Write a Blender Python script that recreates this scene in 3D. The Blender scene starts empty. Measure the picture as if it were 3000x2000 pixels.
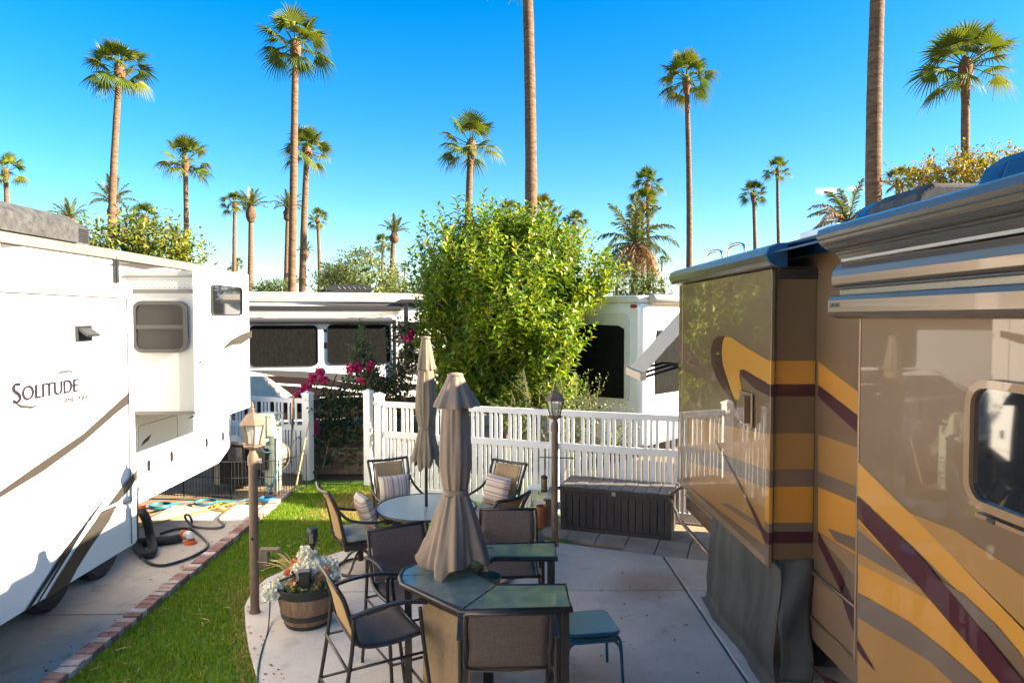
import bpy, bmesh, math, random
import numpy as np
from mathutils import Vector, Matrix, Euler
random.seed(7)
C = bpy.context.scene
COL = C.collection
R = math.radians

# ------------------------------------------------------------------ camera
cam_d = bpy.data.cameras.new("camera")
cam_d.sensor_width = 36.0
cam_d.lens = 24.0
cam_d.clip_start = 0.05
cam_d.clip_end = 9000
cam = bpy.data.objects.new("camera", cam_d)
COL.objects.link(cam)
cam.location = (0, 0, 3.0)
cam.rotation_euler = (R(88.0), 0, R(-0.72))
C.camera = cam

# ------------------------------------------------------------------ light
SUN_DIR = Vector((1.0, -0.12, 0.44)).normalized()      # towards the sun
SUN_EL = math.asin(SUN_DIR.z)
SUN_AZ = math.atan2(SUN_DIR.x, SUN_DIR.y)
w = bpy.data.worlds.new("World")
C.world = w
w.use_nodes = True
nt = w.node_tree
nt.nodes.clear()
out = nt.nodes.new("ShaderNodeOutputWorld")
bg = nt.nodes.new("ShaderNodeBackground")
sky = nt.nodes.new("ShaderNodeTexSky")
sky.sky_type = 'NISHITA'
sky.sun_disc = False
sky.sun_elevation = SUN_EL
sky.sun_rotation = SUN_AZ
sky.air_density = 1.0
sky.dust_density = 0.5
sky.ozone_density = 3.0
hs = nt.nodes.new("ShaderNodeHueSaturation")
hs.inputs['Saturation'].default_value = 1.46
nt.links.new(sky.outputs[0], hs.inputs['Color'])
# one small fair-weather cloud low in the sky
tc = nt.nodes.new("ShaderNodeTexCoord")
def wmath(op, a, b=None, clamp=False):
    n = nt.nodes.new("ShaderNodeMath"); n.operation = op; n.use_clamp = clamp
    for k, v in enumerate((a, b)):
        if v is None: continue
        if isinstance(v, (int, float)): n.inputs[k].default_value = v
        else: nt.links.new(v, n.inputs[k])
    return n.outputs[0]
sep = nt.nodes.new("ShaderNodeSeparateXYZ")
nt.links.new(tc.outputs['Generated'], sep.inputs[0])
noi = nt.nodes.new("ShaderNodeTexNoise")
noi.inputs['Scale'].default_value = 55
noi.inputs['Detail'].default_value = 6
nt.links.new(tc.outputs['Generated'], noi.inputs['Vector'])
def cloud_mask(cx, cz, rx, rz):
    ux = wmath('DIVIDE', wmath('SUBTRACT', wmath('DIVIDE', sep.outputs[0], sep.outputs[1]), cx), rx)
    uz = wmath('DIVIDE', wmath('SUBTRACT', wmath('DIVIDE', sep.outputs[2], sep.outputs[1]), cz), rz)
    d = wmath('SQRT', wmath('ADD', wmath('MULTIPLY', ux, ux), wmath('MULTIPLY', uz, uz)))
    m = wmath('SUBTRACT', wmath('ADD', wmath('SUBTRACT', 1.0, d), wmath('MULTIPLY', noi.outputs[0], 1.5)), 0.80)
    return wmath('MULTIPLY', m, 1.0, True)
cm = wmath('MAXIMUM', cloud_mask(0.478, 0.185, 0.022, 0.0075), wmath('MULTIPLY', cloud_mask(0.515, 0.188, 0.02, 0.005), 0.5))
cm = wmath('MULTIPLY', cm, wmath('GREATER_THAN', sep.outputs[1], 0.1))
mx = nt.nodes.new("ShaderNodeMix"); mx.data_type = 'RGBA'
nt.links.new(cm, mx.inputs[0])
nt.links.new(hs.outputs[0], mx.inputs[6])
mx.inputs[7].default_value = (6.2, 6.3, 6.4, 1)
nt.links.new(mx.outputs[2], bg.inputs[0])
bg.inputs[1].default_value = 0.05
nt.links.new(bg.outputs[0], out.inputs[0])
sun_d = bpy.data.lights.new("sun", 'SUN')
sun_d.energy = 4.4
sun_d.angle = R(0.5)
sun_d.color = (1.0, 0.86, 0.66)
sun = bpy.data.objects.new("sun", sun_d)
COL.objects.link(sun)
sun.location = (40, -30, 40)
sun.rotation_euler = SUN_DIR.to_track_quat('Z', 'Y').to_euler()
C.view_settings.view_transform = 'Standard'
C.view_settings.look = 'None'
C.view_settings.gamma = 1.0
C.view_settings.exposure = 2.65
C.cycles.max_bounces = 10
C.cycles.diffuse_bounces = 7
C.cycles.glossy_bounces = 4
C.cycles.transmission_bounces = 6
C.cycles.transparent_max_bounces = 8
C.cycles.sample_clamp_indirect = 6
C.cycles.caustics_reflective = False
C.cycles.caustics_refractive = False
C.cycles.use_denoising = True

# ------------------------------------------------------------------ survey helpers: photo pixel (3000 x 2000) -> point on a known plane
CAMM = cam.rotation_euler.to_matrix()
CP = Vector((0, 0, 3.0))
def ray(px, py):
    return CAMM @ Vector(((px-1500)/2000, -(py-1000)/2000, -1))
def onX(p, X):
    d = ray(*p); return CP + d*(X/d.x)
def onY(p, Y):
    d = ray(*p); return CP + d*(Y/d.y)
def onZ(p, z=0.0):
    d = ray(*p); return CP + d*((z-3.0)/d.z)
def reg(x0, y0, s):
    return lambda x, y: (x0+x*s, y0+y*s)
R1 = reg(0, 600, .3189)
R2 = reg(0, 1050, .606)
R6 = reg(1900, 500, .4783)
R7 = reg(1900, 1200, .5102)
R9 = reg(1950, 850, .542)

# ------------------------------------------------------------------ materials
def s2l(c):
    return tuple(((v/255)/12.92 if v/255 < .04045 else ((v/255+.055)/1.055)**2.4) for v in c)
class NT:
    def __init__(s, name):
        s.m = bpy.data.materials.new(name); s.m.use_nodes = True
        s.t = s.m.node_tree; s.p = s.t.nodes['Principled BSDF']; s.o = s.t.nodes['Material Output']
    def n(s, typ, **kw):
        x = s.t.nodes.new(typ)
        for k, v in kw.items(): setattr(x, k, v)
        return x
    def l(s, a, b): s.t.links.new(a, b)
def mat(name, col, rough=.5, metal=0, var=0.0, vs=4.0, bump=0, bs=60, coat=0, col2=None, spec=None, stretch=None, alpha=None, detail=4, bump_d=.01, coatr=.03):
    """Principled with noise colour variation and noise bump."""
    n = NT(name); p = n.p
    p.inputs['Base Color'].default_value = (*col, 1)
    p.inputs['Roughness'].default_value = rough
    p.inputs['Metallic'].default_value = metal
    p.inputs['Coat Weight'].default_value = coat
    p.inputs['Coat Roughness'].default_value = coatr
    if spec is not None: p.inputs['Specular IOR Level'].default_value = spec
    if var or bump or col2:
        tcn = n.n("ShaderNodeTexCoord"); src = tcn.outputs['Object']
        if stretch:
            mp = n.n("ShaderNodeMapping"); mp.inputs['Scale'].default_value = stretch
            n.l(src, mp.inputs[0]); src = mp.outputs[0]
    if var or col2:
        nz = n.n("ShaderNodeTexNoise"); nz.inputs['Scale'].default_value = vs; nz.inputs['Detail'].default_value = detail
        nz.inputs['Roughness'].default_value = .6
        n.l(src, nz.inputs['Vector'])
        cr = n.n("ShaderNodeValToRGB")
        a = tuple(max(0, c*(1-var)) for c in col); b = col2 or tuple(min(1, c*(1+var)) for c in col)
        cr.color_ramp.elements[0].position = .3; cr.color_ramp.elements[1].position = .7
        cr.color_ramp.elements[0].color = (*a, 1); cr.color_ramp.elements[1].color = (*b, 1)
        n.l(nz.outputs[0], cr.inputs[0]); n.l(cr.outputs[0], p.inputs['Base Color'])
        n.cr = cr
    if bump:
        nb = n.n("ShaderNodeTexNoise"); nb.inputs['Scale'].default_value = bs; nb.inputs['Detail'].default_value = 5
        n.l(src, nb.inputs['Vector'])
        bp = n.n("ShaderNodeBump"); bp.inputs['Strength'].default_value = bump; bp.inputs['Distance'].default_value = bump_d
        n.l(nb.outputs[0], bp.inputs['Height']); n.l(bp.outputs[0], p.inputs['Normal'])
    return n.m
def leaf_mat(name, c0, c1, c2=None, trans=.35, rough=.45, spec=.4):
    """Leaf colour varies from leaf to leaf (each leaf is its own mesh island)."""
    n = NT(name); p = n.p
    g = n.n("ShaderNodeNewGeometry")
    cr = n.n("ShaderNodeValToRGB")
    cr.color_ramp.elements[0].color = (*c0, 1); cr.color_ramp.elements[1].color = (*(c2 or c1), 1)
    if c2:
        e = cr.color_ramp.elements.new(.6); e.color = (*c1, 1)
    n.l(g.outputs['Random Per Island'], cr.inputs[0])
    n.l(cr.outputs[0], p.inputs['Base Color'])
    p.inputs['Roughness'].default_value = rough
    p.inputs['Specular IOR Level'].default_value = spec
    tr = n.n("ShaderNodeBsdfTranslucent")
    mxc = n.n("ShaderNodeMix", data_type='RGBA', blend_type='MULTIPLY'); mxc.inputs[0].default_value = 1
    n.l(cr.outputs[0], mxc.inputs[6]); mxc.inputs[7].default_value = (1.25, 1.2, .5, 1)
    n.l(mxc.outputs[2], tr.inputs[0])
    ms = n.n("ShaderNodeMixShader"); ms.inputs[0].default_value = trans
    n.l(p.outputs[0], ms.inputs[1]); n.l(tr.outputs[0], ms.inputs[2]); n.l(ms.outputs[0], n.o.inputs[0])
    return n.m
M = {}
M['concrete'] = mat('concrete', (.53, .47, .41), .85, var=.2, vs=.9, bump=.25, bs=120, detail=8, bump_d=.004)
_t = M['concrete'].node_tree; _p = _t.nodes['Principled BSDF']
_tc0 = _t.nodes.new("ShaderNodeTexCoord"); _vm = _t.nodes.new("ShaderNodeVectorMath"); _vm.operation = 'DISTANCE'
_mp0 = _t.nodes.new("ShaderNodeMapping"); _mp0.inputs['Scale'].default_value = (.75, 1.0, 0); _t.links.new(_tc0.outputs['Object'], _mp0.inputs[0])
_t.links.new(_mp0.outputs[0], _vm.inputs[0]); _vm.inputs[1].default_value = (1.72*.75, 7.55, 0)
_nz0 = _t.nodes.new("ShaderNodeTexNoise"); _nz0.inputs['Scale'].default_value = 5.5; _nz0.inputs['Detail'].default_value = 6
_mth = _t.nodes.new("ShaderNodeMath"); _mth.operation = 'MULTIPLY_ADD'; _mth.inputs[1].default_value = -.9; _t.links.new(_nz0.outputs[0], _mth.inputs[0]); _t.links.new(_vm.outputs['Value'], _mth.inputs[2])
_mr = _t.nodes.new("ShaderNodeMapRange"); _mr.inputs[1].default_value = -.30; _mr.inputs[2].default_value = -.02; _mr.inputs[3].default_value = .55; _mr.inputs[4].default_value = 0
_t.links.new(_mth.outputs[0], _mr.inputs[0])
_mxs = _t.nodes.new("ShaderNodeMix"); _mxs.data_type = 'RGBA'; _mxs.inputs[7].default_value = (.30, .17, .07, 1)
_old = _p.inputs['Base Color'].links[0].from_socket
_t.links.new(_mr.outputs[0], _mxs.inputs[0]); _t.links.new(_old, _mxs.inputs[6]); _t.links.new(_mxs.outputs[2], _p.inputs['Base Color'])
M['pad'] = mat('driveway_concrete', (.40, .345, .29), .85, var=.18, vs=.8, bump=.25, bs=90, detail=8, bump_d=.004)
M['paver'] = mat('paver_stone', (.31, .26, .21), .85, var=.2, vs=2.2, bump=.3, bs=120, bump_d=.004)
M['dirt'] = mat('sandy_dirt', (.24, .165, .095), .95, var=.3, vs=1.6, bump=.6, bs=25, detail=8, bump_d=.02)
M['soil'] = mat('dark_soil', (.05, .035, .025), .95, var=.4, vs=20, bump=.8, bs=60)
M['lawn'] = mat('lawn_turf', (.065, .14, .008), .95, var=.35, vs=1.3, bump=.8, bs=150, detail=8, bump_d=.02)
M['white'] = mat('gloss_white_gelcoat', (.83, .82, .80), .28, var=.015, vs=.8, coat=.4, coatr=.08)
M['offwhite'] = mat('cream_gelcoat', (.72, .68, .60), .35, var=.05, vs=1.2, coat=.3)
M['roofcream'] = mat('cream_roof_rail', (.52, .46, .39), .6, var=.08, vs=2.5)  # lighter copy of the roof edge tone, for edges in grazing sun
M['shadedskin'] = mat('shaded_fibreglass_skin', (.33, .335, .32), .4, var=.03, vs=2)  # white slide-out side, greyed to carry the shade of its grazing light
M['roofedge'] = mat('sunlit_roof_membrane', (.175, .150, .122), .6, var=.12, vs=2.5)  # darker copy of the roof edge tone, for the edge in full sun
M['vinyl'] = mat('white_vinyl', (.80, .80, .78), .38, var=.03, vs=3)
M['greystripe'] = mat('taupe_decal', (.040, .033, .027), .4, var=.06, vs=5)
M['darkstripe'] = mat('charcoal_decal', (.012, .012, .016), .4, var=.06, vs=5)
M['brownstripe'] = mat('dark_brown_decal', (.022, .012, .011), .4)
M['lightgrey'] = mat('pale_grey_decal', (.070, .066, .064), .4)
M['lettering'] = mat('plum_grey_lettering', (.016, .008, .016), .4)
M['blackplastic'] = mat('black_plastic', (.018, .019, .021), .45, var=.3, vs=12)
M['greyplastic'] = mat('weathered_grey_plastic', (.16, .155, .15), .7, var=.45, vs=14, bump=.2, bs=80)
M['rubber'] = mat('tyre_rubber', (.022, .022, .022), .8, var=.2, vs=20, bump=.3, bs=60)
M['chrome'] = mat('brushed_aluminium', (.62, .61, .60), .25, 1.0, var=.08, vs=6)
M['glassdark'] = mat('tinted_window_glass', (.012, .013, .015), .04, coat=1, spec=.8)
M['shade'] = mat('woven_sunshade', (.010, .010, .009), .95, spec=.1, var=.5, vs=30, stretch=(1, 1, .35), bump=.3, bs=300)
M['frame'] = mat('window_frame_grey', (.020, .019, .019), .45)
M['acgrey'] = mat('sooty_grey_plastic', (.045, .044, .043), .8, var=.5, vs=14, bump=.2, bs=80)
M['glassgrey'] = mat('screened_window_glass', (.016, .015, .014), .35, spec=.25)
TAN = (.148, .095, .054)
M['tan'] = mat('bronze_metallic_paint', TAN, .38, .25, var=.05, vs=1.5, coat=.85, coatr=.02, spec=.3)
M['tan2'] = mat('warm_tan_paint', (.24, .15, .08), .38, .2, var=.04, vs=1.5, coat=.85, coatr=.02, spec=.3)
M['gold'] = mat('gold_metallic_paint', (.48, .222, .036), .35, .2, var=.04, vs=2, coat=.85, coatr=.02, spec=.3)
M['gold2'] = mat('dull_gold_paint', (.31, .165, .052), .35, .2, var=.04, vs=2, coat=.85, coatr=.02, spec=.3)
M['maroon'] = mat('maroon_paint', (.05, .010, .016), .35, .1, coat=.85, coatr=.02, spec=.3)
M['umber'] = mat('grey_brown_paint', (.14, .10, .075), .38, .2, coat=.85, coatr=.02, spec=.3)
M['bronzelow'] = mat('rosy_bronze_paint', (.22, .14, .085), .38, .2, var=.04, coat=.85, coatr=.02, spec=.3)
M['awning'] = mat('brushed_awning_metal', (.22, .165, .12), .28, .7, var=.10, vs=3, stretch=(1, .1, 8), coat=.3)
M['awnblue'] = mat('satin_awning_metal', (.21, .19, .165), .24, .75, var=.10, vs=3, stretch=(1, .1, 8))
M['topper'] = mat('sky_reflection_vinyl', (.012, .05, .12), .3, var=.25, vs=5)  # blue of the reflected sky painted in, also on the roof pod caps
M['beigecloth'] = mat('beige_awning_cloth', (.62, .50, .37), .85, var=.06, vs=8)
M['curtain'] = mat('dark_vinyl_skirt', (.050, .052, .049), .6, var=.4, vs=2.5, stretch=(1, 3, .4), bump=.2, bs=60)
M['taupe'] = mat('taupe_canvas', (.225, .168, .122), .9, var=.1, vs=6, bump=.15, bs=500)
M['taupe2'] = mat('sunfaded_taupe_canvas', (.195, .155, .105), .9, var=.1, vs=6, bump=.15, bs=500)
M['bronze'] = mat('dark_bronze_frame', (.05, .041, .036), .42, .4, var=.2, vs=9)
M['sling'] = mat('brown_sling_mesh', (.118, .084, .066), .75, var=.22, vs=60, bump=.35, bs=700)
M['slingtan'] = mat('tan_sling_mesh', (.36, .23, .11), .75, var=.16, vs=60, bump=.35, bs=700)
M['bluemetal'] = mat('teal_blue_metal', (.018, .085, .14), .38, .3, var=.25, vs=9)
M['wicker'] = mat('tan_panel_weave', (.29, .195, .105), .8, var=.12, vs=25, bump=.3, bs=400)
M['lampbrown'] = mat('weathered_brown_lamp', (.145, .095, .06), .65, var=.25, vs=8, bump=.15, bs=60)
M['deck'] = mat('charcoal_brown_resin', (.048, .038, .034), .6, var=.35, vs=7, stretch=(5, 5, .8), bump=.35, bs=45)
M['decktop'] = mat('grey_resin_lid', (.13, .115, .105), .6, var=.3, vs=8, bump=.3, bs=45)
M['terracotta'] = mat('terracotta', (.42, .15, .075), .85, var=.2, vs=10)
M['oldwood'] = mat('grey_old_wood', (.22, .17, .12), .9, var=.35, vs=8, stretch=(4, 4, .5), bump=.5, bs=40)
M['barrel'] = mat('barrel_staves', (.20, .125, .075), .7, var=.4, vs=7, stretch=(3, 3, .35), bump=.3, bs=40)
M['band'] = mat('black_hoop', (.02, .021, .02), .55, var=.3, vs=10)
M['palegreen'] = mat('pale_green_enamel', (.40, .46, .36), .55, var=.08, vs=4)
M['teal'] = mat('teal_hose', (.025, .15, .19), .45, var=.12, vs=8)
M['bluehose'] = mat('blue_hose', (.012, .13, .27), .45)
M['yellow'] = mat('yellow_cord', (.38, .22, .005), .5)
M['orange'] = mat('orange_fitting', (.65, .12, .03), .5)
M['clear'] = mat('milky_plastic', (.55, .53, .50), .3)
M['greyhose'] = mat('grey_hose', (.11, .10, .085), .6, var=.2, vs=8)
M['greencord'] = mat('green_cord', (.01, .055, .05), .5)
M['woodstick'] = mat('bamboo_stick', (.55, .40, .16), .7, var=.15, vs=10)
M['woodhandle'] = mat('orange_wood_handle', (.42, .20, .06), .6, var=.15, vs=10)
M['block'] = mat('brown_block_wall', (.16, .115, .085), .95, var=.3, vs=3, bump=.5, bs=40)
M['hill'] = mat('hazy_mountain_rock', (.30, .34, .44), 1.0, var=.15, vs=.004)  # bluish distance haze painted into the rock colour
M['seam'] = mat('dusty_seam_sealant', (.060, .048, .036), .7)
M['lightgrey2'] = mat('grey_seal_strip', (.32, .31, .28), .6)
M['foil'] = mat('steel_panel', (.45, .43, .40), .35, .8, var=.2, vs=5)
M['red'] = mat('red_marker_lens', (.25, .02, .02), .3)

def speckle(m, scale, amt):
    t = m.node_tree; p = t.nodes['Principled BSDF']; old = p.inputs['Base Color'].links[0].from_socket
    c = t.nodes.new("ShaderNodeTexCoord"); n1 = t.nodes.new("ShaderNodeTexNoise"); n1.inputs['Scale'].default_value = scale; n1.inputs['Detail'].default_value = 3
    n2 = t.nodes.new("ShaderNodeTexNoise"); n2.inputs['Scale'].default_value = 2.7; n2.inputs['Detail'].default_value = 9; n2.inputs['Roughness'].default_value = .7; n2.inputs['Distortion'].default_value = .8
    for q in (n1, n2): t.links.new(c.outputs['Object'], q.inputs['Vector'])
    r = t.nodes.new("ShaderNodeValToRGB"); r.color_ramp.elements[0].position = .30; r.color_ramp.elements[1].position = .46
    r.color_ramp.elements[0].color = (.62, .60, .57, 1); r.color_ramp.elements[1].color = (1, 1, 1, 1); t.links.new(n2.outputs[0], r.inputs[0])
    m1 = t.nodes.new("ShaderNodeMix"); m1.data_type = 'RGBA'; m1.blend_type = 'MULTIPLY'; m1.inputs[0].default_value = .8; t.links.new(old, m1.inputs[6]); t.links.new(r.outputs[0], m1.inputs[7])
    m2 = t.nodes.new("ShaderNodeMix"); m2.data_type = 'RGBA'; m2.blend_type = 'OVERLAY'; m2.inputs[0].default_value = amt; t.links.new(m1.outputs[2], m2.inputs[6]); t.links.new(n1.outputs[0], m2.inputs[7])
    t.links.new(m2.outputs[2], p.inputs['Base Color'])
for k_ in ('concrete', 'pad', 'paver'): speckle(M[k_], 110, .45)
def glass_mat(name, col, rough, alpha):
    n = NT(name)
    n.p.inputs['Base Color'].default_value = (*col, 1)
    n.p.inputs['Roughness'].default_value = rough
    n.p.inputs['Coat Weight'].default_value = 0.0
    n.p.inputs['IOR'].default_value = 2.0
    tr = n.n("ShaderNodeBsdfTransparent"); tr.inputs[0].default_value = (.82, .9, .86, 1)
    ms = n.n("ShaderNodeMixShader"); ms.inputs[0].default_value = alpha
    n.l(tr.outputs[0], ms.inputs[1]); n.l(n.p.outputs[0], ms.inputs[2]); n.l(ms.outputs[0], n.o.inputs[0])
    return n.m
M['tableglass'] = glass_mat('patterned_table_glass', (.16, .21, .18), .03, .88)
nt_ = M['tableglass'].node_tree
_cn = nt_.nodes.new("ShaderNodeTexNoise"); _cn.inputs['Scale'].default_value = 7; _cn.inputs['Detail'].default_value = 8
_cq = nt_.nodes.new("ShaderNodeTexCoord"); nt_.links.new(_cq.outputs['Object'], _cn.inputs['Vector'])
_cc = nt_.nodes.new("ShaderNodeValToRGB"); _cc.color_ramp.elements[0].position = .35; _cc.color_ramp.elements[1].position = .68
_cc.color_ramp.elements[0].color = (.13, .185, .17, 1); _cc.color_ramp.elements[1].color = (.205, .265, .23, 1)
nt_.links.new(_cn.outputs[0], _cc.inputs[0]); nt_.links.new(_cc.outputs[0], nt_.nodes['Principled BSDF'].inputs['Base Color'])
_nz = nt_.nodes.new("ShaderNodeTexVoronoi"); _nz.inputs['Scale'].default_value = 75
_tc = nt_.nodes.new("ShaderNodeTexCoord"); nt_.links.new(_tc.outputs['Object'], _nz.inputs['Vector'])
_bp = nt_.nodes.new("ShaderNodeBump"); _bp.inputs['Strength'].default_value = .05; _bp.inputs['Distance'].default_value = .002
nt_.links.new(_nz.outputs[0], _bp.inputs['Height']); nt_.links.new(_bp.outputs[0], nt_.nodes['Principled BSDF'].inputs['Normal'])
M['frostglass'] = glass_mat('frosted_table_glass', (.26, .35, .36), .3, .93)
M['lampglass'] = glass_mat('cloudy_lantern_glass', (.62, .58, .48), .2, .45)
M['stoolglass'] = glass_mat('bubbled_stool_glass', (.20, .33, .32), .25, .9)

# leaves
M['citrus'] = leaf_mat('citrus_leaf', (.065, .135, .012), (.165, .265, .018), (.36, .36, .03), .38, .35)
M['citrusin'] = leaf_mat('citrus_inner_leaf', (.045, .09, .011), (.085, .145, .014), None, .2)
M['fan'] = leaf_mat('fan_palm_leaf', (.045, .088, .016), (.095, .135, .02), (.20, .20, .025), .3, .6, .15)
M['feather'] = leaf_mat('feather_palm_leaf', (.07, .10, .035), (.14, .16, .06), None, .25)
M['dryfrond'] = leaf_mat('dry_palm_frond', (.18, .105, .045), (.30, .18, .08), None, .3)
M['goldleaf'] = leaf_mat('golden_leaf', (.07, .115, .010), (.17, .20, .013), (.27, .23, .015), .35)
M['yellowleaf'] = leaf_mat('yellowing_leaf', (.13, .13, .012), (.30, .22, .015), (.42, .30, .03), .35)
M['midgreen'] = leaf_mat('mid_green_leaf', (.045, .08, .015), (.10, .15, .03), None, .3)
M['willow'] = leaf_mat('willow_leaf', (.10, .14, .035), (.19, .22, .06), None, .35)
M['darkleaf'] = leaf_mat('dark_vine_leaf', (.02, .04, .015), (.055, .085, .025), (.10, .055, .03), .25)
M['spireleaf'] = leaf_mat('light_spire_leaf', (.07, .13, .03), (.14, .21, .05), None, .3)
M['magenta'] = leaf_mat('bougainvillea_bract', (.45, .02, .12), (.65, .05, .20), None, .35)
M['palegr'] = leaf_mat('pale_creeper_leaf', (.08, .13, .03), (.20, .26, .07), None, .35)
M['grass'] = leaf_mat('grass_blade', (.072, .165, .006), (.145, .265, .010), (.26, .29, .03), .35, .6, .2)
M['drygrass'] = leaf_mat('dry_grass_blade', (.30, .20, .07), (.45, .32, .13), None, .3, .6, .2)
M['whitepetal'] = leaf_mat('white_petal', (.70, .67, .60), (.85, .83, .78), None, .25)
M['peachpetal'] = leaf_mat('peach_petal', (.45, .22, .08), (.65, .38, .18), None, .25)
M['orangepetal'] = leaf_mat('orange_petal', (.60, .12, .03), (.70, .25, .08), None, .25)
M['bark'] = mat('brown_bark', (.14, .10, .07), .95, var=.3, vs=6, bump=.6, bs=20)

def trunk_mat(name, c0, c1, ringscale):
    n = NT(name)
    tcn = n.n("ShaderNodeTexCoord")
    mp = n.n("ShaderNodeMapping"); mp.inputs['Scale'].default_value = (2.5, 2.5, ringscale)
    n.l(tcn.outputs['Object'], mp.inputs[0])
    nz = n.n("ShaderNodeTexNoise"); nz.inputs['Scale'].default_value = 1.0; nz.inputs['Detail'].default_value = 6
    nz.inputs['Roughness'].default_value = .7
    n.l(mp.outputs[0], nz.inputs['Vector'])
    cr = n.n("ShaderNodeValToRGB")
    cr.color_ramp.elements[0].position = .35; cr.color_ramp.elements[1].position = .65
    cr.color_ramp.elements[0].color = (*c0, 1); cr.color_ramp.elements[1].color = (*c1, 1)
    n.l(nz.outputs[0], cr.inputs[0]); n.l(cr.outputs[0], n.p.inputs['Base Color'])
    bp = n.n("ShaderNodeBump"); bp.inputs['Strength'].default_value = .9; bp.inputs['Distance'].default_value = .04
    n.l(nz.outputs[0], bp.inputs['Height']); n.l(bp.outputs[0], n.p.inputs['Normal'])
    n.p.inputs['Roughness'].default_value = .95
    return n.m
M['palmtrunk'] = trunk_mat('ringed_palm_trunk', (.075, .042, .022), (.20, .12, .065), 9)
M['boots'] = trunk_mat('palm_leaf_bases', (.095, .045, .018), (.21, .105, .042), 7)

M['datebase'] = trunk_mat('shaggy_date_base', (.05, .026, .014), (.16, .09, .045), 5)
def brick_mat(name, c1, c2, mortar, scale=5):
    n = NT(name)
    tcn = n.n("ShaderNodeTexCoord")
    mp = n.n("ShaderNodeMapping"); mp.inputs['Rotation'].default_value = (R(90), 0, 0)
    n.l(tcn.outputs['Object'], mp.inputs[0])
    b = n.n("ShaderNodeTexBrick"); b.inputs['Color1'].default_value = (*c1, 1); b.inputs['Color2'].default_value = (*c2, 1)
    b.inputs['Mortar'].default_value = (*mortar, 1); b.inputs['Scale'].default_value = scale
    b.inputs['Mortar Size'].default_value = .012
    n.l(mp.outputs[0], b.inputs['Vector']); n.l(b.outputs[0], n.p.inputs['Base Color'])
    n.p.inputs['Roughness'].default_value = .95
    return n.m
M['blocks'] = brick_mat('split_block_wall', (.15, .10, .075), (.21, .15, .11), (.06, .05, .045), 2.2)
_n = NT('worn_red_brick'); _g = _n.n("ShaderNodeNewGeometry"); _cr = _n.n("ShaderNodeValToRGB")
_cr.color_ramp.elements[0].color = (.24, .115, .09, 1); _cr.color_ramp.elements[1].color = (.50, .44, .40, 1)
_e = _cr.color_ramp.elements.new(.45); _e.color = (.29, .17, .135, 1)
_e = _cr.color_ramp.elements.new(.7); _e.color = (.37, .28, .24, 1)
_n.l(_g.outputs['Random Per Island'], _cr.inputs[0])
_tc = _n.n("ShaderNodeTexCoord"); _nz = _n.n("ShaderNodeTexNoise"); _nz.inputs['Scale'].default_value = 18; _nz.inputs['Detail'].default_value = 6
_n.l(_tc.outputs['Object'], _nz.inputs['Vector'])
_mx = _n.n("ShaderNodeMix", data_type='RGBA', blend_type='OVERLAY'); _mx.inputs[0].default_value = .6
_n.l(_cr.outputs[0], _mx.inputs[6]); _n.l(_nz.outputs[0], _mx.inputs[7]); _n.l(_mx.outputs[2], _n.p.inputs['Base Color'])
_n.p.inputs['Roughness'].default_value = .95
M['brick'] = _n.m
def stripe_mat(name, axis, scale, stops):
    n = NT(name)
    tcn = n.n("ShaderNodeTexCoord"); sp = n.n("ShaderNodeSeparateXYZ"); n.l(tcn.outputs['Object'], sp.inputs[0])
    m1 = n.n("ShaderNodeMath", operation='MULTIPLY'); m1.inputs[1].default_value = scale; n.l(sp.outputs[axis], m1.inputs[0])
    m2 = n.n("ShaderNodeMath", operation='FRACT'); n.l(m1.outputs[0], m2.inputs[0])
    cr = n.n("ShaderNodeValToRGB"); cr.color_ramp.interpolation = 'CONSTANT'
    els = cr.color_ramp.elements
    els[0].position, els[0].color = stops[0][0], (*stops[0][1], 1)
    els[1].position, els[1].color = stops[1][0], (*stops[1][1], 1)
    for pos, c in stops[2:]:
        e = els.new(pos); e.color = (*c, 1)
    n.l(m2.outputs[0], cr.inputs[0]); n.l(cr.outputs[0], n.p.inputs['Base Color'])
    n.p.inputs['Roughness'].default_value = .9
    return n.m
_cr1, _cr2, _pk, _br = (.58, .51, .43), (.62, .56, .48), (.45, .24, .17), (.20, .13, .10)
M['pillow'] = stripe_mat('striped_pillow_cloth', 2, 5.2, [(0, _cr1), (.16, _pk), (.3, _cr2), (.36, _br), (.39, _cr1), (.55, _pk), (.62, _cr2), (.72, (.50, .34, .26)), (.82, _br), (.85, _cr1)])
M['pillowv'] = stripe_mat('vertical_striped_pillow_cloth', 0, 5.2, [(0, _cr1), (.16, _pk), (.3, _cr2), (.36, _br), (.39, _cr1), (.55, _pk), (.62, _cr2), (.72, (.50, .34, .26)), (.82, _br), (.85, _cr1)])
M['cushion'] = mat('leaf_print_cushion', (.46, .42, .34), .9, var=.0, vs=9, col2=(.22, .27, .23), detail=2)

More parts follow.
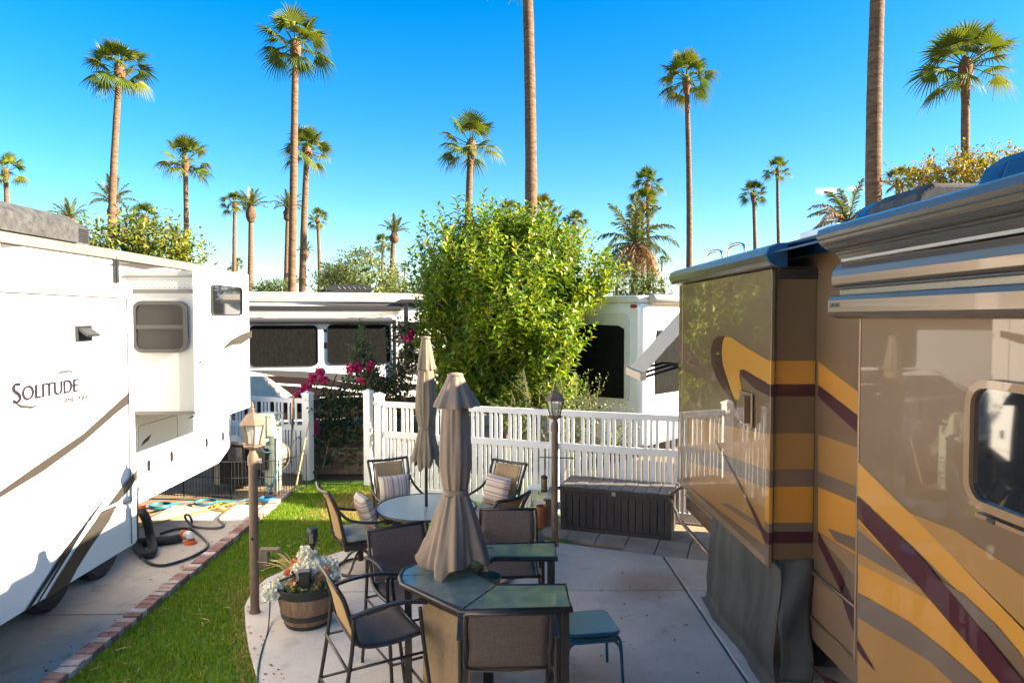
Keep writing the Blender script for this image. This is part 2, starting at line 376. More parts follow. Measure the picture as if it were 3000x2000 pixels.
# ------------------------------------------------------------------ mesh builder
class MB:
    def __init__(s): s.v = []; s.f = []; s.m = []; s.mats = []
    def mi(s, m):
        if m not in s.mats: s.mats.append(m)
        return s.mats.index(m)
    def add(s, vs, fs, m):
        b = len(s.v); k = s.mi(m)
        s.v += [tuple(v) for v in vs]
        for f in fs: s.f.append(tuple(b+i for i in f)); s.m.append(k)
        return s
    def box(s, c, sz, m, rz=0, rot=None):
        hx, hy, hz = (x/2 for x in sz)
        vs = [Vector((x, y, z)) for z in (-hz, hz) for x, y in ((-hx, -hy), (hx, -hy), (hx, hy), (-hx, hy))]
        mt = rot if rot is not None else Matrix.Rotation(rz, 3, 'Z')
        vs = [mt @ v + Vector(c) for v in vs]
        return s.add(vs, [(3, 2, 1, 0), (4, 5, 6, 7), (0, 1, 5, 4), (1, 2, 6, 5), (2, 3, 7, 6), (3, 0, 4, 7)], m)
    def bx(s, x0, x1, y0, y1, z0, z1, m):
        return s.box(((x0+x1)/2, (y0+y1)/2, (z0+z1)/2), (abs(x1-x0), abs(y1-y0), abs(z1-z0)), m)
    def tube(s, pts, r, m, n=8, cap=True, closed=False):
        pts = [Vector(p) for p in pts]
        rs = r if isinstance(r, (list, tuple)) else [r]*len(pts)
        b = len(s.v); k = s.mi(m); N = len(pts); prev = None
        for i, p in enumerate(pts):
            if closed: t = (pts[(i+1) % N]-pts[i-1])
            else: t = (pts[min(i+1, N-1)]-pts[max(i-1, 0)])
            t.normalize()
            if prev is None:
                a = Vector((0, 0, 1)) if abs(t.z) < .9 else Vector((1, 0, 0))
                u = t.cross(a).normalized()
            else:
                u = (prev - t*prev.dot(t)).normalized()
            prev = u; q = t.cross(u)
            for j in range(n):
                a = 2*math.pi*j/n
                s.v.append(tuple(p+(u*math.cos(a)+q*math.sin(a))*rs[i]))
        for i in range(N if closed else N-1):
            for j in range(n):
                i2 = (i+1) % N
                s.f.append((b+i*n+j, b+i*n+(j+1) % n, b+i2*n+(j+1) % n, b+i2*n+j)); s.m.append(k)
        if cap and not closed:
            s.f.append(tuple(b+j for j in range(n))[::-1]); s.m.append(k)
            s.f.append(tuple(b+(N-1)*n+j for j in range(n))); s.m.append(k)
        return s
    def bar(s, a, b_, w, h, m, up=(0, 0, 1)):
        """rectangular bar from a to b"""
        a, b_ = Vector(a), Vector(b_); t = (b_-a); L = t.length; t.normalize()
        u = Vector(up)
        if abs(t.dot(u)) > .95: u = Vector((0, 1, 0))
        x = t.cross(u).normalized(); z = x.cross(t)
        rot = Matrix((x, t, z)).transposed()
        return s.box((a+b_)/2, (w, L, h), m, rot=rot)
    def lathe(s, prof, m, n=24, c=(0, 0, 0), fold=None, cap=True):
        b = len(s.v); k = s.mi(m); c = Vector(c)
        for i, (r, z) in enumerate(prof):
            for j in range(n):
                a = 2*math.pi*j/n
                rr = r*(fold(a, i, z) if fold else 1)
                s.v.append((c.x+rr*math.cos(a), c.y+rr*math.sin(a), c.z+z))
        for i in range(len(prof)-1):
            for j in range(n):
                s.f.append((b+i*n+j, b+i*n+(j+1) % n, b+(i+1)*n+(j+1) % n, b+(i+1)*n+j)); s.m.append(k)
        if cap:
            s.f.append(tuple(b+j for j in range(n))[::-1]); s.m.append(k)
            e = b+(len(prof)-1)*n
            s.f.append(tuple(e+j for j in range(n))); s.m.append(k)
        return s
    def prism(s, poly, vec, m):
        """closed polygon (3D points) extruded along vec"""
        n = len(poly); vec = Vector(vec)
        a = [Vector(p) for p in poly]; vs = a+[p+vec for p in a]
        fs = [tuple(range(n))[::-1], tuple(range(n, 2*n))]
        fs += [(i, (i+1) % n, n+(i+1) % n, n+i) for i in range(n)]
        return s.add(vs, fs, m)
    def poly(s, pts, m, off=(0, 0, 0)):
        o = Vector(off); return s.add([Vector(p)+o for p in pts], [tuple(range(len(pts)))], m)
    def grid(s, fn, nu, nv, m, closeu=False):
        b = len(s.v); k = s.mi(m)
        for j in range(nv+1):
            for i in range(nu+1): s.v.append(tuple(fn(i/nu, j/nv)))
        for j in range(nv):
            for i in range(nu):
                s.f.append((b+j*(nu+1)+i, b+j*(nu+1)+i+1, b+(j+1)*(nu+1)+i+1, b+(j+1)*(nu+1)+i)); s.m.append(k)
        return s
    def build(s, name, parent=None, origin=None, smooth=False, bevel=0, seg=2, solid=0, auto=None):
        me = bpy.data.meshes.new(name)
        v = s.v
        if origin is not None:
            o = origin; v = [(p[0]-o[0], p[1]-o[1], p[2]-o[2]) for p in v]
        me.from_pydata(v, [], s.f)
        for m in s.mats: me.materials.append(M[m] if isinstance(m, str) else m)
        me.polygons.foreach_set('material_index', s.m)
        bm = bmesh.new(); bm.from_mesh(me)
        if len(bm.faces) < 20000:
            bmesh.ops.recalc_face_normals(bm, faces=bm.faces)
        bm.to_mesh(me); bm.free()
        if smooth: me.polygons.foreach_set('use_smooth', [True]*len(me.polygons))
        if auto: me.set_sharp_from_angle(angle=R(auto))
        o = bpy.data.objects.new(name, me); COL.objects.link(o)
        if parent is not None: o.parent = parent
        elif origin is not None: o.location = origin
        if solid:
            md = o.modifiers.new('s', 'SOLIDIFY'); md.thickness = solid; md.offset = 0
        if bevel:
            md = o.modifiers.new('b', 'BEVEL'); md.width = bevel; md.segments = seg; md.limit_method = 'ANGLE'; md.angle_limit = R(35)
        return o
def tag(o, label=None, cat=None, group=None, kind=None):
    if label: o['label'] = label
    if cat: o['category'] = cat
    if group: o['group'] = group
    if kind: o['kind'] = kind
    return o
def thing(name, label, cat, loc=(0, 0, 0), rz=0, group=None):
    o = bpy.data.objects.new(name, None); COL.objects.link(o)
    o.location = loc; o.rotation_euler = (0, 0, rz); o.empty_display_size = .1
    return tag(o, label, cat, group)
def copy_tree(o, parent=None):
    c = o.copy(); COL.objects.link(c); c.parent = parent
    for ch in list(o.children): copy_tree(ch, c)
    return c
def rrect(w_, h_, r, n=6):
    """rounded rectangle outline in 2D, centred"""
    pts = []
    for cx, cy, a0 in ((w_/2-r, h_/2-r, 0), (-w_/2+r, h_/2-r, 90), (-w_/2+r, -h_/2+r, 180), (w_/2-r, -h_/2+r, 270)):
        for i in range(n+1):
            a = R(a0+90*i/n); pts.append((cx+r*math.cos(a), cy+r*math.sin(a)))
    return pts
def smoothpts(pts, n=6):
    """Catmull-Rom through points"""
    P = [Vector(p) for p in pts]; res = []
    for i in range(len(P)-1):
        p0, p1, p2, p3 = P[max(i-1, 0)], P[i], P[i+1], P[min(i+2, len(P)-1)]
        for k in range(n):
            t = k/n
            res.append(.5*((2*p1)+(p2-p0)*t+(2*p0-5*p1+4*p2-p3)*t*t+(3*p1-p0-3*p2+p3)*t**3))
    res.append(P[-1]); return res
def text_mesh(name, body, size, m, parent, loc, rot, origin, extrude=.002, sx=1.0):
    cu = bpy.data.curves.new(name, 'FONT'); cu.body = body; cu.size = size; cu.extrude = extrude
    tmp = bpy.data.objects.new(name, cu); COL.objects.link(tmp)
    bpy.context.view_layer.update()
    dg = bpy.context.evaluated_depsgraph_get()
    me = bpy.data.meshes.new_from_object(tmp.evaluated_get(dg))
    bpy.data.objects.remove(tmp, do_unlink=True)
    return me
def put_text(mb, body, size, m, loc, rot, sx=1.0, extrude=.002, shear=0):
    me = text_mesh('t', body, size, m, None, None, None, None, extrude)
    mt = Matrix.Translation(Vector(loc)) @ Euler(rot).to_matrix().to_4x4()
    vs = [mt @ Vector((v.co.x*sx+v.co.y*shear, v.co.y, v.co.z)) for v in me.vertices]
    mb.add(vs, [tuple(p.vertices) for p in me.polygons], m)
    w_ = max((v.co.x for v in me.vertices), default=0)*sx
    bpy.data.meshes.remove(me)
    return w_

# ================================================================== SETTING
g = MB(); g.poly([(-4000, -500, -.04), (4000, -500, -.04), (4000, 5000, -.04), (-4000, 5000, -.04)], 'dirt')
tag(g.build('ground'), kind='structure')
# distant mountains
def ridge(u, v):
    x = -900+3200*u
    h = 60+95*max(0, math.sin(u*5.1-1.2))+32*math.sin(u*23+1)+16*math.sin(u*61)
    return (x*1.15, 2600+v*500, max(0, h*(1-abs(v-.4)*1.5)))
mt = MB(); mt.grid(ridge, 120, 8, 'hill')
tag(mt.build('hills', smooth=True), kind='structure')
# driveway pad under the trailer
pd = MB()
for y0, y1 in ((-4, 6.85), (6.87, 9.6)):
    pd.bx(-10, -5.3, y0, y1, -.3, 0, 'pad'); pd.bx(-5.29, -3.80, y0, y1 if y1 < 9 else 10.9, -.3, 0, 'pad')
tag(pd.build('driveway'), kind='structure')
lw = MB(); lw.grid(lambda u, v: (-3.7+4.6*u, -1+13.6*v, -.012), 8, 20, 'lawn')
tag(lw.build('lawn'), kind='structure')
pb = MB(); pb.poly([(-3.5, 12.75, -.02), (-2.0, 11.6, -.02), (3.2, 9.7, -.02), (5.5, 9.7, -.02), (5.5, 13.0, -.02), (2.5, 14.6, -.02), (-4.0, 15.2, -.02)], 'soil')  # dark ground added behind the fence for the shade in its gaps
tag(pb.build('shade_ground'), kind='structure')
# patio slab, cast in panels with joints
left_edge = [(-1.0, 3.2), (-1.45, 4.2), (-1.75, 4.9), (-2.05, 5.6), (-2.3, 6.1), (-2.5, 6.55), (-2.68, 7.0), (-2.74, 7.35),
             (-2.745, 7.37), (-2.72, 7.75), (-2.6, 8.0), (-2.45, 8.2), (-2.16, 8.56), (-1.79, 8.93), (-1.3, 9.2), (-.7, 9.35), (0, 9.3), (.55, 9.06), (.72, 8.96)]
pt = MB()
lo = [p for p in left_edge if p[1] <= 7.355 and p[0] < 0]
hi = [p for p in left_edge if p not in lo]
pt.prism([(x, y, -.25) for x, y in lo]+[(1.985, 7.35, -.25), (1.985, -3, -.25), (-1.0, -3, -.25)], (0, 0, .27), 'concrete')
pt.prism([(x, y, -.25) for x, y in hi]+[(1.35, 8.68, -.25), (1.985, 8.42, -.25), (1.985, 7.37, -.25)], (0, 0, .27), 'concrete')
pt.prism([(2.015, -3, -.25), (2.015, 7.35, -.25), (5.4, 7.35, -.25), (5.4, -3, -.25)], (0, 0, .27), 'concrete')
pt.prism([(2.015, 7.37, -.25), (2.015, 8.41, -.25), (3.0, 8.1, -.25), (5.4, 8.1, -.25), (5.4, 7.37, -.25)], (0, 0, .27), 'concrete')
tag(pt.build('patio', bevel=.006), kind='structure')
ps = MB(); ps.poly([(-2.4, 7.3, -.02), (5.4, 7.3, -.02), (5.4, 7.42, -.02), (-2.4, 7.42, -.02)], 'soil')
# pavers laid askew in front of the deck box
pv = MB(); ang = R(-20)
ux, uy = Vector((math.cos(ang), math.sin(ang), 0)), Vector((-math.sin(ang), math.cos(ang), 0))
for i in range(-1, 6):
    for j in range(-1, 4):
        c = Vector((.98, 8.93, 0))+ux*(.405*i)+uy*(.305*j+(.1 if i % 2 else 0)*0)
        if c.x < .62 or c.x > 3.2 or c.y < 8.0: continue
        # keep clear of the slab
        edge = 8.96-(c.x-.72)*.43
        if c.y-.13 < edge-.02: continue
        pv.box((c.x, c.y, -.09), (.395, .295, .216), 'paver', rz=ang)
tag(pv.build('paver_path', bevel=.006), kind='structure')

# brick edging between drive and lawn
be = MB(); y = 2.6
while y < 11.6:
    L = .105
    be.box((-3.70+random.uniform(-.012, .012), y+L/2, .0), (.155, L-.012, .10+random.uniform(-.012, .012)), 'brick', rz=random.uniform(-.05, .05))
    y += L
tag(be.build('brick_edging', bevel=.008), 'row of worn red and whitish bricks edging the lawn beside the trailer drive', 'edging')

# grass blades on the lawn (uncountable)
def inside_slab(x, y):
    for (x0, y0), (x1, y1) in zip(left_edge[:-1], left_edge[1:]):
        if y0 <= y <= y1:
            return x > x0+(x1-x0)*(y-y0)/(y1-y0+1e-9)
    if y < 3.2: return x > -1.0
    return False
rng = np.random.default_rng(3)
def blades(n, xr, yr, ok, hgt, mats, wid=.006):
    mb = MB(); V = []; F = []; K = []
    xs = rng.uniform(*xr, n); ys = rng.uniform(*yr, n)
    ha = rng.uniform(.55, 1.15, n); aa = rng.uniform(0, 6.283, n); tl = rng.uniform(-.6, .6, (n, 2))
    for i in range(n):
        x, y = xs[i], ys[i]
        k = ok(x, y)
        if k < 0: continue
        h = hgt*ha[i]; c, s_ = math.cos(aa[i])*wid, math.sin(aa[i])*wid
        b = len(V)
        V += [(x-c, y-s_, -.012), (x+c, y+s_, -.012), (x+tl[i, 0]*h, y+tl[i, 1]*h, -.012+h)]
        F.append((b, b+1, b+2)); K.append(k)
    mb.v = V; mb.f = F; mb.m = K; mb.mats = mats
    return mb
def okl(x, y):
    if inside_slab(x, y) or x < -3.6: return -1
    if y > 9.35 and x > -.9 and random.random() < .8: return -1
    dry = 0
    d = math.hypot(x+2.1, (y-10.9)*.8)
    if d < 1.0 and random.random() < (1-d)*1.7: dry = 1
    if inside_slab(x+.16, y) and random.random() < .45: dry = 1
    if random.random() < .035: dry = 1
    if math.sin(x*3.1+1)*math.sin(y*2.3) > .6 and random.random() < .2: dry = 1
    return dry
gb = blades(120000, (-3.6, .4), (3.6, 12.2), okl, .042, ['grass', 'drygrass'])
for k in range(46):
    x, y = random.uniform(-3.5, -2.2), random.uniform(5.2, 9.2)
    if inside_slab(x+.05, y): continue
    a = random.uniform(0, 6.28); ln = random.uniform(.04, .16); d = Vector((math.cos(a), math.sin(a), random.uniform(-.05, .1)))*ln; s_ = Vector((-math.sin(a), math.cos(a), 0))*.005
    p = Vector((x, y, .03)); b0 = len(gb.v); gb.v += [tuple(p-s_), tuple(p+s_), tuple(p+d*.5+s_+Vector((0, 0, .008))), tuple(p+d)]; gb.f += [(b0, b0+1, b0+2, b0+3)]; gb.m += [1]
tag(gb.build('grass'), kind='stuff')

# fallen leaves blown against the patio edge and over the slabs
V = []; F = []
def litter(x, y, z):
    a = random.uniform(0, 6.28); L = random.uniform(.018, .05); d = Vector((math.cos(a), math.sin(a), random.uniform(-.1, .25))); s_ = Vector((-math.sin(a), math.cos(a), .1))*L*.3
    p = Vector((x, y, z)); b0 = len(V); V.extend((tuple(p), tuple(p+d*L*.5+s_), tuple(p+d*L), tuple(p+d*L*.5-s_+Vector((0, 0, .006))))); F.append((b0, b0+1, b0+2, b0+3))
for k in range(90):
    e0 = random.choice(left_edge[3:15]); litter(e0[0]+abs(random.gauss(0, .12))+.02, e0[1]+random.uniform(-.2, .2), .025)
for k in range(45): litter(random.uniform(-1.5, 2.1), random.uniform(5.2, 8.6), .025)
for k in range(60): litter(-3.82-abs(random.gauss(0, .15)), random.uniform(5, 10.5), .005)
lt = MB(); lt.v = V; lt.f = F; lt.m = [0]*len(F); lt.mats = ['dryfrond']
tag(lt.build('leaf_litter'), kind='stuff')

# ================================================================== LEFT TRAILER
TO = (-4.7, 8.0, 0)
tr = thing('travel_trailer', 'long white fifth wheel trailer with grey swoosh stripes beside the brick edging', 'trailer', TO)
XS, XM, XF = -3.87, -4.70, -3.80
YE = 11.77
b = MB()
b.bx(-7.1, XM, 7.75, YE-.5, .60, 3.70, 'white')
b.bx(-7.1, XM, -3, 7.75, .88, 3.70, 'white')
# raised end of the underbelly
b.prism([(-7.1, YE-.5, .60), (-7.1, YE, .78), (-7.1, YE, 3.70), (-7.1, YE-.5, 3.70)], (2.4, 0, 0), 'white')
def dec(mb, pts, f, X, m, off):
    mb.poly([onX(f(*p), X) for p in pts], m, (off, 0, 0))
dec(b, [(950, 562), (1080, 520), (1280, 514), (1590, 568), (1640, 578), (1500, 580), (1320, 600), (1100, 562)], R1, XM, 'lightgrey', .004)
dec(b, [(1085, 545), (1280, 530), (1480, 560), (1320, 585)], R1, XM, 'greystripe', .007)
dec(b, [(1400, 612), (1550, 604), (1700, 622), (1815, 652), (1815, 662), (1700, 655)], R1, XM, 'greystripe', .004)
dec(b, [(0, 325), (130, 312), (490, 370), (250, 380), (0, 398)], R1, XM, 'lightgrey', .004)
dec(b, [(672, 425), (690, 395), (727, 362), (712, 395)], R2, XM, 'greystripe', .016)
dec(b, [(900, 292), (950, 262), (958, 268), (925, 285)], R2, XM, 'greystripe', .016)
b.build('body', tr, TO, bevel=.012)
rf = MB()
rf.bx(-7.12, XM+.03, -3, YE+.02, 3.705, 3.80, 'roofedge')
rf.bx(-7.1, XM+.0305, -3, YE+.0205, 3.698, 3.706, 'seam')
rf.bx(-7.0, XM-.06, -3, YE-.06, 3.80, 3.83, 'roofedge')
rf.build('roof', tr, TO, bevel=.02)
# big slide-out with the name on it
sl = MB()
YN = 7.15
sl.bx(XM+.002, XS, -2.5, YN, 1.12, 3.31, 'white')
sl.bx(XM+.30, XS+.006, -2.5, YN-.003, .64, 1.112, 'white')
sl.bx(XS+.008, XS+.014, -2.5, YN+.012, 3.20, 3.315, 'white')      # top flange
sl.bx(XS+.008, XS+.014, YN-.09, YN+.012, .66, 3.197, 'white')     # end flange
def decs(pts, f, m, off=.004): dec(sl, pts, f, XS, m, off+.006)
decs([(0, 638), (180, 512), (400, 362), (560, 218), (648, 138), (648, 195), (560, 262), (400, 402), (200, 547), (-60, 705), (-60, 680)], R2, 'greystripe')
decs([(655, 535), (600, 600), (512, 717), (565, 690), (610, 640), (655, 580)], R2, 'greystripe', .012)
decs([(490, 735), (380, 890), (270, 1060), (205, 1168), (330, 1085), (370, 1010), (440, 900), (520, 790), (562, 706)], R2, 'greystripe', .006)
decs([(520, 652), (440, 752), (300, 930), (112, 1220), (140, 1205), (310, 945), (450, 752)], R2, 'darkstripe', .008)
decs([(432, 772), (300, 960), (165, 1188), (178, 1178), (310, 968)], R2, 'darkstripe', .01)
# swirl of the badge
sw = [(255, 85), (290, 58), (330, 55), (372, 75), (335, 64), (295, 70)]
decs(sw, R2, 'lightgrey', .006)
decs([(60, 205), (95, 235), (150, 240), (215, 208), (150, 228), (100, 225)], R2, 'greystripe', .006)
# lettering
zb = 2.335
yy = onX((32, 1172), XS).y
rt = (R(90), 0, R(90))
wS = put_text(sl, 'S', .235, 'lettering', (XS+.012, yy, zb-.012), rt, 1.0)
put_text(sl, 'OLITUDE', .168, 'lettering', (XS+.012, yy+wS+.01, zb), rt, 1.06)
put_text(sl, 'GRAND DESIGN', .062, 'lettering', (XS+.012, yy+.60, zb-.085), rt, .85)
for (ya, yb, za, zb_) in ((-2.5, YN-.005, 3.194, 3.202), (YN-.098, YN-.090, .66, 3.19), (-2.5, YN-.1, 1.108, 1.116), (YN+.006, YN+.0125, .66, 3.30)):
    sl.bx(XS+.0145, XS+.0165, ya, yb, za, zb_, 'seam')
sl.build('slide_out', tr, TO, bevel=.006)
vt = MB()
p0, p1 = onX(R1(685, 1108), XS), onX(R1(832, 1248), XS)
vt.bx(XS+.001, XS+.02, p0.y, p1.y, p1.z, p0.z, 'blackplastic')
vt.prism([(XS+.02, p0.y+.02, p0.z-.02), (XS+.02, p0.y+.02, p0.z-.05), (XS+.10, p0.y+.02, p1.z+.04), (XS+.11, p0.y+.02, p1.z+.06)], (0, p1.y-p0.y-.04, 0), 'frame')
vt.build('vent_flap', tr, TO, bevel=.004)
# far slide-out
fs = MB()
Y1, Y2 = 8.48, 10.2
fs.bx(XM+.002, XF-.02, Y1+.004, Y2, 1.80, 3.58, 'shadedskin')
fs.bx(XF-.018, XF, Y1-.02, Y2+.05, 1.66, 3.64, 'white')
fs.bx(XM+.002, XF-.03, Y1-.012, Y1+.002, 3.30, 3.345, 'lightgrey')
fs.bx(XM+.002, XF-.03, Y1-.010, Y1+.002, 3.50, 3.51, 'lightgrey')
fs.bx(XM+.002, XF-.02, Y1-.015, Y1+.002, 1.80, 1.84, 'lightgrey')
for k in range(14):
    fs.bx(XM+.05+k*.06, XM+.06+k*.06, Y1-.016, Y1-.012, 3.36, 3.37, 'frame')
fs.bx(XF+.001, XF+.004, Y1-.02, Y2+.05, 3.475, 3.482, 'lightgrey')
fs.bx(XF+.001, XF+.004, Y2-.05, Y2-.045, 1.66, 3.64, 'lightgrey')
dec(fs, [(2025, 1335), (2120, 1240), (2210, 1190), (2310, 1155), (2310, 1215), (2210, 1280), (2140, 1285)], R1, XF, 'greystripe', .006)
dec(fs, [(1826, 1440), (1875, 1415), (1826, 1468)], R1, XF, 'greystripe', .006)
fs.bx(XF+.0015, XF+.0035, Y1-.018, Y1-.008, 1.67, 3.63, 'seam'); fs.bx(XF+.0045, XF+.006, Y1-.018, Y2+.045, 1.80, 1.806, 'seam')
fs.bx(XF+.0045, XF+.006, Y1-.018, Y2-.055, 3.474, 3.481, 'seam'); fs.bx(XF+.0045, XF+.006, Y2-.05, Y2-.044, 1.67, 3.63, 'seam')
fs.build('slide_out', tr, TO, bevel=.008)
ro = MB(); ro.bx(XM+.002, XM+.02, 8.29, 8.40, 3.42, 3.74, 'blackplastic'); ro.bx(XM+.021, XM+.03, 8.33, 8.35, 3.42, 3.74, 'frame'); ro.build('slide_seal', tr, TO)
def window(parent, origin, center, w_, h_, axis_u, nrm, r=.09, fw=.035, frame='frame', pane='glassdark', bars=(), name='window'):
    """a rounded window: ring frame (part) with pane (sub-part); bars are heights of horizontal mullions"""
    c = Vector(center); u = Vector(axis_u); n_ = Vector(nrm); z = Vector((0, 0, 1))
    P = lambda q, d: c+u*q[0]+z*q[1]+n_*d
    o_, i_ = rrect(w_, h_, r), rrect(w_-2*fw, h_-2*fw, max(.01, r-fw))
    N = len(o_); mb = MB()
    vs = [P(q, .003) for q in o_]+[P(q, .028) for q in o_]+[P(q, .028) for q in i_]+[P(q, .004) for q in i_]
    f = []
    for ring in range(3):
        f += [(ring*N+i, ring*N+(i+1) % N, (ring+1)*N+(i+1) % N, (ring+1)*N+i) for i in range(N)]
    mb.add(vs, f, frame)
    for hb in bars:
        a, b2 = P((-w_/2+fw+.002, hb), .014), P((w_/2-fw-.002, hb), .014)
        mb.bar(a, b2, .02, .05, frame)
    fr = mb.build(name, parent, origin, smooth=False)
    pm = MB(); pm.poly([P(q, .010) for q in rrect(w_-2*fw+.004, h_-2*fw+.004, max(.01, r-fw))], pane)
    pm.build('pane', fr, origin)
    return fr
pc = onY(R1(1480, 1120), Y1); pa = onY(R1(1228, 885), Y1); pb = onY(R1(1735, 1357), Y1)
window(tr, TO, (pc.x, Y1-.016, pc.z), pb.x-pa.x, pa.z-pb.z, (1, 0, 0), (0, -1, 0), r=.12, fw=.045, bars=(-.0,), pane='glassgrey')
pa, pb = onX(R1(1930, 762), XF), onX(R1(2212, 1022), XF)
window(tr, TO, (XF+.004, (pa.y+pb.y)/2, (pa.z+pb.z)/2+.03), pb.y-pa.y, .40, (0, 1, 0), (1, 0, 0), r=.07, fw=.012)
# storage doors on the lower body
for (xa, ya, xb, yb) in ((660, 300, 858, 560), (962, 262, 1105, 452)):
    a, b2 = onX(R2(xa, ya), XM), onX(R2(xb, yb), XM)
    dm = MB(); dm.prism([(XM+.001, (a.y+b2.y)/2+q[0], .74+(1.62-.74)/2+q[1]) for q in rrect(b2.y-a.y, .86, .06)], (.012, 0, 0), 'white')
    o1 = [(XM+.0135, (a.y+b2.y)/2+q[0], .74+.44+q[1]) for q in rrect(b2.y-a.y-.01, .85, .055)]
    dm.tube(o1, .003, 'seam', 4, closed=True)
    d = dm.build('storage_door', tr, TO, bevel=.0)
    for lx, ly in ((712, 517), (823, 473), (993, 405), (1072, 375)):
        p = onX(R2(lx, ly), XM)
        if a.y < p.y < b2.y:
            lm = MB(); lm.prism([(XM+.014, p.y+q[0], p.z+q[1]) for q in rrect(.07, .15, .03)], (.012, 0, 0), 'blackplastic')
            lm.box((XM+.03, p.y, p.z), (.012, .03, .09), 'frame')
            lm.build('latch', d, TO)
# running gear
for yc in (6.95, 7.85):
    wb = MB(); prof = [(.20, -.11), (.34, -.12), (.38, -.09), (.385, 0), (.38, .09), (.34, .12), (.20, .11)]
    bpt = MB(); bpt.lathe(prof, 'rubber', 36)
    bpt.v = [(-4.73+z, yc+x, .385+y) for x, y, z in bpt.v]
    wh = bpt.build('wheel', tr, TO, smooth=True, auto=40)
    rm = MB(); rm.lathe([(.205, .05), (.20, .115), (.17, .08), (.06, .07), (.05, .12)], 'chrome', 24)
    rm.v = [(-4.73+z, yc+x, .385+y) for x, y, z in rm.v]
    rm.build('rim', wh, TO, smooth=True, auto=40)
ch = MB(); ch.bx(-6.6, -5.0, -3, 11.0, .50, .62, 'blackplastic'); ch.bx(-4.62, -4.58, 5.9, 7.72, .74, .90, 'blackplastic')
ch.build('chassis', tr, TO)
ac = MB()
def acp(z, k): return [(-5.35+k*s_*.42, y, z) for s_, y in ()]
a0, a1 = 5.05, 6.35
ac.prism([(-5.75, a0, 3.83), (-4.98, a0, 3.83), (-4.98, a0, 4.02), (-5.08, a0, 4.12), (-5.65, a0, 4.12), (-5.75, a0, 4.02)], (0, a1-a0, 0), 'acgrey')
ac.prism([(-5.70, a1, 3.83), (-5.03, a1, 3.83), (-5.03, a1, 4.0), (-5.12, a1, 4.08), (-5.62, a1, 4.08), (-5.70, a1, 4.0)], (0, .28, 0), 'acgrey')
for k in range(7):
    ac.bx(-5.66, -5.06, a1+.282, a1+.292, 3.86+k*.03, 3.872+k*.03, 'blackplastic')
    ac.bx(-5.022, -5.016, a1+.06, a1+.26, 3.86+k*.022, 3.868+k*.022, 'blackplastic')
ac.v = [(x+.25, y+1.35, z) for x, y, z in ac.v]
ac.build('air_conditioner', tr, TO, bevel=.03, seg=3)

# ================================================================== RIGHT MOTORHOME
MO = (2.46, 6.0, 0)
mh = thing('motorhome', 'bronze motorhome with gold and maroon swoosh stripes and open slide outs along the patio', 'motorhome', MO)
XW, XA, XN = 2.46, 2.10, 1.90          # main wall, far slide, near slide
YA0, YA1 = 5.336, 8.14
YNE = onX((2512, 1300), XN).y
bd = MB()
bd.bx(XW, 4.95, -3, 9.14, .99, 3.50, 'tan')
bd.bx(XW+.01, 4.95, -3, 9.13, .42, .985, 'bronzelow')
bd.bx(XW-.02, XW+.02, -3, 9.13, .972, 1.0, 'awning')
bd.bx(XW-.012, XW+.02, -3, 9.13, .60, .622, 'tan')
def D(mb, pts, f, X, m, k): mb.poly([onX(f(*p), X) for p in pts], m, (-.002*k, 0, 0))
W_ = [([(826, 385), (1060, 562), (1060, 690), (826, 510)], 'gold'),
      ([(826, 510), (1060, 690), (1060, 790), (826, 576)], 'maroon'),
      ([(826, 778), (1060, 858), (1060, 1072), (826, 978)], 'gold2'),
      ([(826, 978), (1060, 1072), (1060, 1160), (826, 1062)], 'umber'),
      ([(826, 1062), (1060, 1160), (1060, 1450), (826, 1300)], 'gold')]
for p, m in W_: D(bd, p, R9, XW, m, 1)
D(bd, [(880, 1285), (1060, 1348), (1060, 1425), (920, 1352)], R9, XW, 'umber', 2)
D(bd, [(826, 1300), (842, 1340), (1060, 1580), (1060, 1450)], R9, XW, 'tan2', 1)
D(bd, [(975, 690), (1000, 740), (1060, 860), (1130, 985), (1110, 1050), (1040, 905), (980, 775)], R7, XW, 'maroon', 2)
D(bd, [(1110, 1050), (1130, 985), (1200, 1130), (1212, 1330), (1160, 1200)], R7, XW+.01, 'maroon', 7)
D(bd, [(905, 1360), (940, 1440), (1010, 1520), (1120, 1568), (1030, 1568), (960, 1490)], R7, XW+.01, 'maroon', 7)
bd.build('body', mh, MO, bevel=.01)
rt_ = MB()
rt_.prism([(2.52, -3, 3.502), (2.60, -3, 3.53), (4.8, -3, 3.56), (4.9, -3, 3.502)], (0, 12.1, 0), 'tan')
rt_.bx(XW+.02, XW+.055, -3, 9.1, 3.505, 3.655, 'topper')
rt_.build('roof', mh, MO)
# far slide
fa = MB()
fa.bx(XA, XW-.002, YA0, YA1, 1.08, 3.38, 'tan')
fa.bx(XA-.006, XA+.02, YA0-.03, YA0+.05, 1.02, 3.36, 'tan')       # corner flange
fa.bx(XA+.025, XA+.035, YA0-.012, YA0-.002, 1.05, 3.36, 'blackplastic')
fa.bx(XA-.004, XA+.02, YA0+.05, YA1+.02, 1.02, 1.08, 'tan2')
fa.bx(XA-.004, XA+.02, YA1-.16, YA1-.145, 1.08, 3.36, 'tan2')
XA_ = XA-.001
D(fa, [(125, 685), (540, 775), (562, 775), (562, 968), (540, 968), (300, 880), (125, 845)], R9, XA_, 'gold2', 1)
D(fa, [(125, 845), (300, 880), (540, 968), (562, 968), (562, 1060), (540, 1062), (310, 965), (125, 930)], R9, XA_, 'umber', 1)
D(fa, [(125, 930), (310, 965), (540, 1068), (546, 1385), (330, 1215), (132, 1060)], R9, XA_, 'gold2', 1)
D(fa, [(300, 1150), (340, 1152), (480, 1238), (545, 1300), (545, 1325), (470, 1262)], R9, XA_, 'umber', 2)
